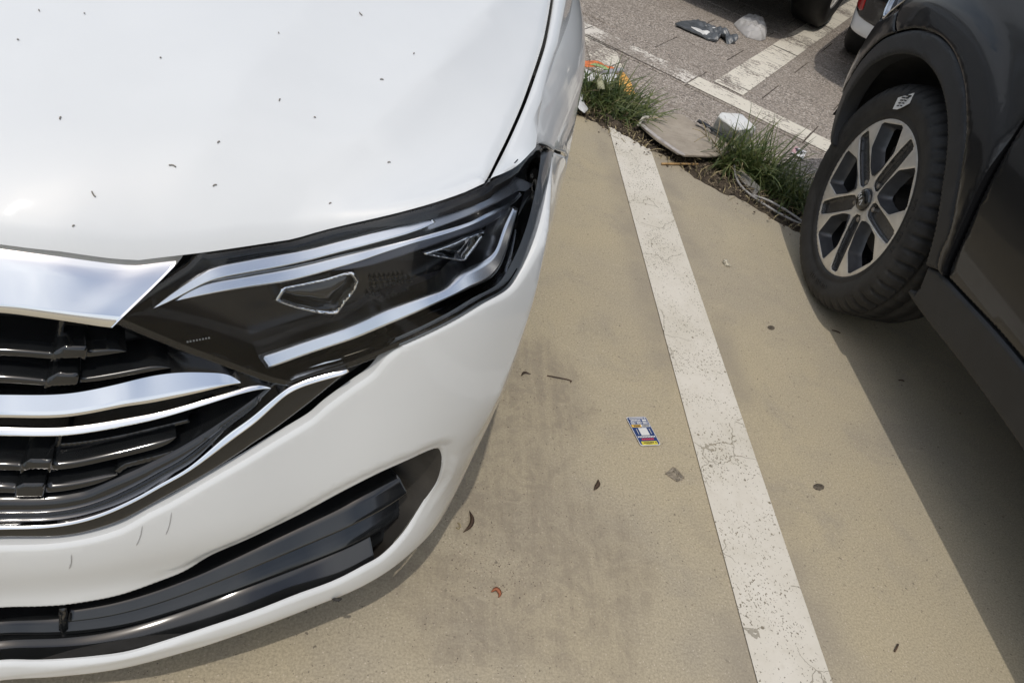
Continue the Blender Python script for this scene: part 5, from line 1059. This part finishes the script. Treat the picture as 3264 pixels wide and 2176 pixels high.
mlr = tag(empty('mailer_bag', (1.5, 4.1, 0)), 'crumpled grey mailer bag with white labels on the pavers', 'mailer bag')
plate('bag_film', M_['mailer'], ml, mz, .010, mlr, .008, puff=.003, depth=.002)
plate('shipping_label', M_['label_white'], [(1.505, 4.142), (1.527, 4.163), (1.574, 4.150), (1.560, 4.126)], lambda a, b: mz(a, b) + .005, .003, mlr, .009)
plate('shipping_label', M_['label_white'], [(1.408, 4.078), (1.441, 4.090), (1.480, 4.082), (1.520, 4.070), (1.469, 4.026), (1.436, 4.030)], lambda a, b: mz(a, b) + .005, .003, mlr, .009)
root_fix(mlr)
def bag_mat():
    t = NT('white_thin_bag'); d = t.n('ShaderNodeBsdfPrincipled'); d.inputs['Base Color'].default_value = (.78, .77, .76, 1); d.inputs['Roughness'].default_value = .35; p = t.pos()
    t.link(t.bump(t.noise(p, 40, 4, .65), .8, .01), d.inputs['Normal'])
    tr = t.n('ShaderNodeBsdfTranslucent'); tr.inputs[0].default_value = (.8, .79, .78, 1); tp = t.n('ShaderNodeBsdfTransparent')
    x = t.n('ShaderNodeMixShader', i_0=.35, i_1=d.outputs[0], i_2=tr.outputs[0]); y = t.n('ShaderNodeMixShader', i_0=.16, i_1=x.outputs[0], i_2=tp.outputs[0]); t.link(y.outputs[0], t.out.inputs[0]); return t.m
M_['bag'] = bag_mat()
bgp = [(1.756, 4.401), (1.790, 4.455), (1.825, 4.505), (1.905, 4.560), (1.945, 4.545), (1.975, 4.478), (1.962, 4.392), (1.918, 4.27), (1.874, 4.222), (1.79, 4.217), (1.772, 4.27)]
bc = np.mean(bgp, 0); bA = np.array(poly_loop(bgp, .02)); 
def bz(a, b):
    P = np.stack([a, b], 1); d = np.clip(segdist(P, bA, np.roll(bA, -1, 0)) / .07, 0, 1)
    return .006 + .034 * np.sqrt(d * (2 - d)) + (.011 * np.sin(a * 70 + 3 * np.sin(b * 50)) + .010 * np.abs(np.sin(b * 90 - a * 40)) + .007 * np.abs(np.sin(a * 170 + b * 130 + 2 * np.sin(a * 60)))) * np.clip(d * 2, 0, 1)
panel_bag = plate('plastic_bag', M_['bag'], bgp, bz, .005, None, .007, puff=0)
tag(panel_bag, 'crumpled white plastic bag by the far car tyre', 'plastic bag')
# orange and white wrappers behind the grass
M_['orange'] = simple('orange_print', (.72, .20, .06), .5, vary=.35, vscale=35); M_['paper'] = simple('white_paper', (.72, .72, .72), .6, vary=.12, vscale=30); M_['greycard'] = simple('grey_card', (.36, .36, .38), .6, vary=.15); M_['yelprint'] = simple('yellow_orange_print', (.80, .42, .10), .5, vary=.3, vscale=25); M_['leafgreen'] = simple('pale_green_print', (.32, .46, .20), .6, vary=.3)
lw = tag(empty('snack_packet', (.78, 3.15, 0)), 'flattened orange and white packet behind the left grass tuft', 'packet', None)
plate('orange_panel', M_['orange'], [(.66, 3.165), (.706, 3.178), (.747, 3.187), (.788, 3.191), (.837, 3.177), (.841, 3.163), (.828, 3.145), (.766, 3.130), (.66, 3.10)], lambda a, b: .046 + .004 * np.sin(a * 60), .004, lw, .012)
plate('green_panel', M_['leafgreen'], [(.725, 3.128), (.745, 3.146), (.80, 3.150), (.815, 3.130), (.79, 3.115)], lambda a, b: .052 + .003 * np.sin(a * 60), .003, lw, .012)
plate('white_panel', M_['paper'], [(.64, 3.00), (.645, 3.11), (.70, 3.125), (.78, 3.125), (.862, 3.140), (.859, 3.110), (.811, 3.036), (.74, 3.01)], lambda a, b: .028 + .006 * np.sin(a * 40 + b * 30), .004, lw, .014)
plate('grey_edge', M_['greycard'], [(.780, 3.108), (.800, 3.142), (.886, 3.200), (.890, 3.176), (.820, 3.118)], lambda a, b: .044 + 0 * a, .012, lw, .012)
root_fix(lw)
tag(plate('paper_scrap', M_['yelprint'], [(.858, 3.190), (.902, 3.215), (.918, 3.125), (.925, 3.02), (.899, 2.98), (.86, 3.07)], lambda a, b: .016 + .006 * np.sin(a * 50 + b * 20), .003, None, .012), 'yellow orange printed paper scrap beside the left grass tuft', 'paper scrap')
tag(plate('paper_scrap', M_['paper'], [(.630, 2.88), (.672, 2.855), (.686, 2.748), (.664, 2.700), (.640, 2.695), (.60, 2.75)], lambda a, b: .014 + .030 * np.clip((.69 - a) / .06, 0, 1) + .004 * np.sin(b * 60), .003, None, .01), 'white paper scrap peeking out beside the white car bumper', 'paper scrap')
tag(plate('dry_leaf', simple('pale_leaf', (.42, .42, .28), .6, vary=.2, vscale=40), [(.718, 2.841), (.716, 2.89), (.735, 2.93), (.750, 2.90), (.750, 2.85), (.735, 2.83)], lambda a, b: .075 + .012 * np.cos((a - .733) * 90) + .2 * (b - 2.88), .002, None, .006), 'pale yellow leaf caught in the left grass tuft', 'leaf')
# price tag
pt = tag(empty('price_tag', (1.625, 2.82, 0)), 'small white and pink price tag on the pavers behind the grass', 'tag')
plate('tag_paper', M_['paper'], [(1.585, 2.811), (1.625, 2.872), (1.668, 2.845), (1.625, 2.767)], lambda a, b: .010 + .05 * (a - 1.6), .002, pt, .012)
plate('pink_corner', simple('pink_print', (.62, .40, .42), .6), [(1.586, 2.812), (1.622, 2.868), (1.634, 2.861), (1.600, 2.800)], lambda a, b: .0125 + .05 * (a - 1.6), .001, pt, .012)
mb = MB()
def tg(p, q, w_=.007):
    o_ = Vector((1.626, 2.818, .0165)); ex_ = Vector((.045, -.072, .0012)).normalized(); ey_ = Vector((.07, .045, 0)).normalized(); a_ = o_ + ex_ * p[0] + ey_ * p[1]; b_ = o_ + ex_ * q[0] + ey_ * q[1]; d = (b_ - a_).normalized(); s = Vector((-d.y, d.x, 0)) * w_ / 2
    mb.add([a_ - s, b_ - s, b_ + s, a_ + s], [(0, 1, 2, 3)])
tg((-.022, .014), (-.026, -.002)); tg((-.026, -.002), (-.008, -.002)); tg((-.012, .014), (-.012, -.014)); tg((.016, .014), (.0, .014)); tg((.0, .014), (.0, .002)); tg((.0, .002), (.014, .0)); tg((.014, .0), (.013, -.012)); tg((.013, -.012), (-.001, -.013))
mb.obj('printed_figures', M_['ink'], pt); root_fix(pt)
# clear plastic sheet and cable loop at the slab edge
def film_mat():
    t = NT('dusty_clear_film'); d = t.n('ShaderNodeBsdfPrincipled'); d.inputs['Base Color'].default_value = (.42, .40, .37, 1); d.inputs['Roughness'].default_value = .2; tp = t.n('ShaderNodeBsdfTransparent'); x = t.n('ShaderNodeMixShader', i_0=.45, i_1=d.outputs[0], i_2=tp.outputs[0]); t.link(x.outputs[0], t.out.inputs[0]); return t.m
tag(plate('film_scrap', film_mat(), [(1.236, 2.504), (1.262, 2.512), (1.290, 2.44), (1.308, 2.385), (1.271, 2.344), (1.240, 2.40), (1.229, 2.45)], lambda a, b: .022 + .012 * np.sin(a * 80 + b * 25), .002, None, .009), 'dusty clear plastic film scrap by the cable', 'plastic film')
M_['cable'] = simple('grey_cable', (.34, .33, .32), .5, vary=.2)
mb = MB(); mb.tube([Vector(p) for p in cr([(1.236, 2.521, .030), (1.231, 2.453, .018), (1.244, 2.387, .012), (1.294, 2.322, .008), (1.349, 2.270, .007), (1.408, 2.230, .007), (1.440, 2.222, .010), (1.425, 2.236, .014), (1.382, 2.276, .018), (1.325, 2.322, .018), (1.268, 2.352, .012)], .012)], .0042, 7)
tag(mb.obj('cable_loop', M_['cable'], smooth=True), 'thin grey cable looped along the slab edge by the tyre', 'cable')
M_['tape'] = simple('white_cord', (.60, .57, .50), .7, vary=.2)
mb = MB(); mb.tube([Vector(p) for p in cr([(.872, 2.672, .030), (.888, 2.690, .058), (.905, 2.702, .058), (.900, 2.715, .050), (.915, 2.712, .056)], .006)], .006, 6)
tag(mb.obj('string_knot', M_['tape'], smooth=True), 'knot of pale string at the left corner of the cardboard', 'string')
M_['wood'] = simple('tan_wood', (.42, .27, .12), .7, vary=.3); M_['pod'] = simple('dry_pod', (.070, .042, .025), .7, vary=.4, vscale=60); M_['rust'] = simple('rusty_leaf', (.30, .10, .045), .7, vary=.3); M_['blackbit'] = simple('black_speck', (.03, .028, .026), .8)
def stick(name, label, cat, pts, r, mat, group=None):
    mb = MB(); mb.tube([Vector(p) for p in cr(pts, .006)], r, 6); return tag(mb.obj(name, M_[mat], smooth=True), label, cat, group)
stick('wooden_stick', 'thin tan wooden stick on the concrete below the cardboard', 'stick', [(.939, 2.451, .006), (1.024, 2.483, .007), (1.095, 2.508, .008)], .004, 'wood')
stick('wire_twig', 'thin bent dark wire lying on the concrete beside the headlight', 'wire', [(.424, 1.250, .003), (.45, 1.248, .004), (.478, 1.247, .003), (.484, 1.243, .003), (.480, 1.240, .003)], .0014, 'pod')
def leafy(name, label, cat, pts, w, mat):
    p = cr(pts, .004); v = []; n = len(p)
    for i, q in enumerate(p):
        d = np.gradient(p, axis=0)[i]; s = np.array([-d[1], d[0], 0]); s = s / (np.linalg.norm(s) + 1e-9) * w * math.sin(math.pi * (i + .4) / (n - .2)); v += [q - s, q + np.array([0, 0, w * .5]), q + s, q - np.array([0, 0, .001])]
    f = [(4 * i + k, 4 * i + (k + 1) % 4, 4 * i + 4 + (k + 1) % 4, 4 * i + 4 + k) for i in range(n - 1) for k in range(4)] + [(3, 2, 1, 0), tuple(4 * n - 4 + k for k in range(4))]
    return tag(mesh_obj(name, v, f, M_[mat]), label, cat)
leafy('dry_pod', 'curved dark seed pod on the concrete below the bumper corner', 'seed pod', [(.242, .846, .003), (.2475, .828, .005), (.244, .812, .005), (.231, .797, .003)], .0042, 'pod')
leafy('dry_pod', 'short dark seed pod right of the muddy tyre marks near the card', 'seed pod', [(.515, .962, .003), (.5135, .950, .005), (.503, .934, .003)], .0048, 'pod')
leafy('dry_pod', 'dark curled leaf stalk beside the bent wire', 'leaf stalk', [(.360, 1.236, .003), (.368, 1.247, .005), (.383, 1.246, .003)], .003, 'pod')
leafy('dry_leaf', 'tiny rust coloured leaf on the concrete near the bottom centre', 'leaf', [(.283, .682, .003), (.292, .688, .006), (.299, .680, .004), (.296, .673, .003)], .0042, 'rust')
stick('dead_grass_ring', 'small curled straw beside the curved seed pod', 'straw', [(.220, .817, .002), (.226, .812, .002), (.223, .804, .002), (.217, .806, .002)], .0012, 'straw')
tag(hull('mud_clod', [(.672, 1.005, 0), (.70, .985, 0), (.722, 1.0, 0), (.70, 1.03, 0), (.695, 1.01, .006), (.705, 1.0, .006)], simple('grey_mud', (.30, .26, .20), .9, vary=.3, vscale=80), .002, .0012, 3), 'low grey mud clod on the concrete left of the white line', 'mud clod')
tag(hull('paint_flake', [(1.035, 1.885, .002), (1.045, 1.865, .002), (1.063, 1.868, .003), (1.062, 1.888, .002), (1.048, 1.897, .009), (1.040, 1.880, .011)], simple('flake_paper', (.62, .57, .45), .7, vary=.35, vscale=120), .0015, .0012, 5), 'crumpled cream paper scrap right of the white line', 'paper scrap')
for i, (x, y, lab) in enumerate(((1.115, 1.595, 'dark oval chewing gum spot nearer the SUV tyre'), (1.058, 1.029, 'dark oval chewing gum spot halfway along the white line'))):
    pts = [(x + .013 * math.cos(k * .785) * (1.25 if i else 1), y + .010 * math.sin(k * .785) + .004 * math.cos(k * .785), .0005) for k in range(8)] + [(x, y, .0035), (x + .004, y + .002, .003)]
    tag(hull('gum_spot', pts, simple('old_gum', (.12, .10, .075), .8, vary=.3, vscale=90), .0008, .0006, 9 + i), lab, 'gum')
for (x, y, a, L, lab) in ((1.085, .652, .8, .022, 'thin dark twig on the concrete at the lower right'), (1.338, 1.632, -.25, .026, 'dark twig at the edge of the SUV shadow below its tyre'), (1.477, 1.459, .1, .018, 'tiny twig inside the SUV shadow')):
    stick('twig', lab, 'twig', [(x - math.cos(a) * L / 2, y - math.sin(a) * L / 2, .002), (x, y, .004), (x + math.cos(a) * L / 2, y + math.sin(a) * L / 2, .002)], .0018, 'pod')
# promotional card lying face up
C4 = [np.array(p) for p in ((.605, 1.153), (.6557, 1.1645), (.6785, 1.0835), (.6285, 1.0725))]
def cd(u, v_): return (C4[0] * (1 - u) + C4[1] * u) * (1 - v_) + (C4[3] * (1 - u) + C4[2] * u) * v_
card = tag(empty('business_card', (.642, 1.118, 0)), 'small blue and yellow printed card lying on the concrete', 'card')
M_['card_blue'] = simple('card_blue', (.018, .045, .16), .3, vary=.2, vscale=25); M_['card_yel'] = simple('card_yellow', (.72, .62, .06), .35); M_['card_red'] = simple('card_red', (.55, .05, .08), .4); M_['card_orange'] = simple('card_orange', (.80, .50, .08), .4)
def quad(mb, u0, u1, v0, v1, z): mb.add([(*cd(u0, v1), z), (*cd(u1, v1), z), (*cd(u1, v0), z), (*cd(u0, v0), z)], [(0, 1, 2, 3)])
rc = []
for (cu, cv, a0) in ((.09, .06, 180), (.91, .06, 270), (.91, .94, 0), (.09, .94, 90)):
    for k in range(4): a = R(a0 + 30 * k); rc.append((cu + .09 * math.cos(a), cv + .06 * math.sin(a)))
rc = [(min(max(u, 0), 1), min(max(w_, 0), 1)) for u, w_ in rc]
def rim(s_, z): return [(*cd(.5 + (u - .5) * s_, .5 + (w_ - .5) * s_), z) for u, w_ in rc]
mb = MB(); n_ = len(rc); mb.add(rim(1, .0042) + rim(1, .0030), [tuple(range(n_))[::-1]] + [(i, (i + 1) % n_, n_ + (i + 1) % n_, n_ + i) for i in range(n_)]); mb.obj('card_stock', M_['paper'], card)
mb = MB(); mb.add(rim(.955, .0046), [tuple(range(n_))[::-1]]); mb.obj('blue_print', M_['card_blue'], card)
mb = MB(); quad(mb, .10, .88, .865, .985, .0050); mb.obj('yellow_banner', M_['card_yel'], card)
mb = MB(); quad(mb, .05, .52, .285, .375, .0050); mb.obj('orange_banner', M_['card_orange'], card)
mb = MB(); quad(mb, .52, .95, .285, .375, .0050)
quad(mb, .10, .80, .052, .082, .0050); quad(mb, .84, .92, .052, .082, .0050)
for k in range(7): quad(mb, .14 + k * .072, .14 + k * .072 + .052, .105, .165, .0050)
quad(mb, .70, .92, .105, .165, .0050)
for r_ in (.19, .235):
    for k in range(3): quad(mb, .08 + k * .30, .28 + k * .30, r_, r_ + .028, .0050); quad(mb, .30 + k * .30, .335 + k * .30, r_, r_ + .028, .0050)
for k in range(11): quad(mb, .07 + k * .080, .07 + k * .080 + .060, .685, .735, .0050)
quad(mb, .30, .72, .40, .66, .0050); quad(mb, .18, .205, .43, .62, .0050); quad(mb, .82, .845, .43, .62, .0050); mb.obj('white_print', M_['label_white'], card)
mb = MB(); [quad(mb, .20 + k * .088, .20 + k * .088 + .070, .765, .825, .0050) for k in range(7)]; mb.obj('red_print', M_['card_red'], card)
mb = MB(); [quad(mb, .20 + k * .075, .20 + k * .075 + .058, .895, .935, .0054) for k in range(7)]; quad(mb, .78, .83, .895, .945, .0054); quad(mb, .30, .60, .950, .962, .0054)
[quad(mb, .58 + k * .07, .58 + k * .07 + .05, .305, .355, .0054) for k in range(5)]; [quad(mb, .16 + k * .062, .16 + k * .062 + .045, .305, .355, .0054) for k in range(5)]; mb.obj('dark_print', M_['ink'], card)
root_fix(card)
# specks of plant debris on the bonnet, an insect on the lip
M_['fleck'] = simple('seed_fleck', (.22, .20, .17), .8)
deb = [(p, q * .45) for p, q in zip(HD['deb'], (.004, .002, .003, .003, .006, .003, .011, .008, .005, .006, .004, .006, .013, .008, .010, .004, .005, .007))]
ORD = ['leftmost', 'second', 'third', 'fourth', 'fifth', 'sixth', 'seventh', 'eighth', 'ninth', 'tenth', 'eleventh', 'twelfth', 'thirteenth', 'fourteenth', 'fifteenth', 'sixteenth', 'seventeenth', 'rightmost']
rank = {k: r for r, k in enumerate(sorted(range(len(deb)), key=lambda k: deb[k][0][0]))}
for i, (p, L) in enumerate(deb):
    a = rnd.uniform(0, 3.1); x, y = p[0], p[1]; z = lambda xx, yy: float(bonnet_z(xx, yy)) + .0009; c_, s_ = math.cos(a) * L / 2, math.sin(a) * L / 2; cv = rnd.uniform(-.2, .2) * L
    pts = [(x - c_, y - s_, z(x - c_, y - s_)), (x - s_ * .3 + cv * .2, y + c_ * .3, z(x, y) + .0005), (x + c_, y + s_, z(x + c_, y + s_))]
    mb = MB(); mb.tube([Vector(q) for q in cr(pts, L / 5)], [.0006] + [.0011] * 20 if False else .0006, 5)
    tag(mb.obj('seed_fleck', M_['fleck'], smooth=True), ('tiny dark seed fleck on the white bonnet, %s of them all' % ORD[rank[i]]) if rank[i] in (0, 17) else ('tiny dark seed fleck on the white bonnet, %s from the left' % ORD[rank[i]]), 'seed', 'flecks on the bonnet')
fly = tag(empty('insect', (0, 0, 0)), 'small dark insect sitting on the white bumper lip', 'insect')
q = SW.S(np.array([.618]), np.array([.198]), .002)[0]; fly.location = q
mb = MB(); mb.tube([(-.006, -.001, -.001), (-.003, -.002, 0), (.002, -.002, .001), (.006, -.001, .002)], [.0012, .0024, .0026, .0014], 8); mb.obj('body', M_['blackbit'], fly, True)
mb = MB(); mb.add([(0, -.002, .002), (-.008, -.004, .006), (-.006, -.004, .002)], [(0, 1, 2)]); mb.add([(0, -.002, .002), (.003, -.004, .009), (.006, -.004, .006)], [(0, 1, 2)]); mb.obj('wings', M_['blackbit'], fly)
mb = MB()
for k in range(3): mb.tube([(-.003 + k * .003, -.002, 0), (-.005 + k * .004, -.003, -.005)], .0004, 4)
mb.obj('legs', M_['blackbit'], fly)
# scratches in the bumper paint: thin raised rub marks
M_['scuff'] = simple('scuff_mark', (.45, .45, .44), .7)
for A_, B_ in (((.4204, .4332), (.4129, .4012)), ((.3906, .4209), (.3826, .3928)), ((.3167, .3938), (.3118, .3688))):
    P_ = cr([A_, ((A_[0] + B_[0]) / 2 + .001, (A_[1] + B_[1]) / 2), B_], .004); X = SW.S(P_[:, 0], P_[:, 1], .0004)
    mb = MB(); mb.tube([Vector(x) for x in X], [.0002] + [.0006] * (len(X) - 2) + [.0002], 5); o_ = mb.obj('scuff_mark', M_['scuff'], car, True); o_.matrix_parent_inverse = Matrix.Translation(-car.location)
# grit, crumbs and straw: nobody could count them
v = []; f = []
r = random.Random(5)
def stone(x, y, z, s):
    n0 = len(v); a = r.uniform(0, 6.28); k = [(math.cos(a + i * 2.09) * s * r.uniform(.7, 1.2), math.sin(a + i * 2.09) * s * r.uniform(.7, 1.2), 0) for i in range(3)]
    v.extend([(x + p[0], y + p[1], z) for p in k] + [(x + r.uniform(-.3, .3) * s, y + r.uniform(-.3, .3) * s, z + s * r.uniform(.5, 1.0))]); f.extend([(n0, n0 + 1, n0 + 3), (n0 + 1, n0 + 2, n0 + 3), (n0 + 2, n0, n0 + 3)])
for cx, cy, sx, sy, n in ((.27, .80, .05, .06, 260), (.31, .72, .05, .03, 200), (.40, 1.22, .05, .05, 160), (.37, .95, .09, .2, 260), (.25, .62, .1, .05, 120), (.62, 1.02, .12, .2, 90)):
    for _ in range(n): stone(r.gauss(cx, sx), r.gauss(cy, sy), 0, r.uniform(.0007, .0021))
for _ in range(1500): stone(r.uniform(-.4, 1.5), r.uniform(.3, 2.5), 0, r.uniform(.0005, .0016))
gm = NT('grit'); gk = gm.vor(gm.pos(), 400, out='Color'); gm.bsdf(gm.mix(gm.ramp(gm.n('ShaderNodeSeparateColor', i_0=gk).outputs[0], .2, .8), (.10, .08, .06), (.55, .47, .36)), .8)
tag(mesh_obj('grit', v, f, gm.m, smooth=False), 'scattered sand grains and grit on the concrete', 'grit', kind='stuff')
v = []; f = []
for _ in range(1400):
    a = r.uniform(-1.6, .25); b = r.gauss(2.665, .05); q = pv(a, b, 0); stone(q.x, q.y, .004 + r.uniform(-.006, .012), r.uniform(.002, .007))
sm = NT('soil_crumbs'); sk = sm.vor(sm.pos(), 90, out='Color'); sm.bsdf(sm.mix(sm.ramp(sm.n('ShaderNodeSeparateColor', i_0=sk).outputs[0], .5, .95), (.07, .053, .038), (.30, .24, .165)), .9)
tag(mesh_obj('soil_crumbs', v, f, sm.m, smooth=False), 'dark soil crumbs along the broken slab edge', 'soil', kind='stuff')
def strawpl(r_): a = r_.uniform(-1.2, .1); b = r_.gauss(2.66, .04); q = pv(a, b, 0); return q.x, q.y, 1.0
v, f = blades(77, 260, strawpl, .03, .08, 2.6, .0016); tag(mesh_obj('straw_litter', v, f, M_['straw']), 'broken dry straw along the slab edge', 'straw', kind='stuff')
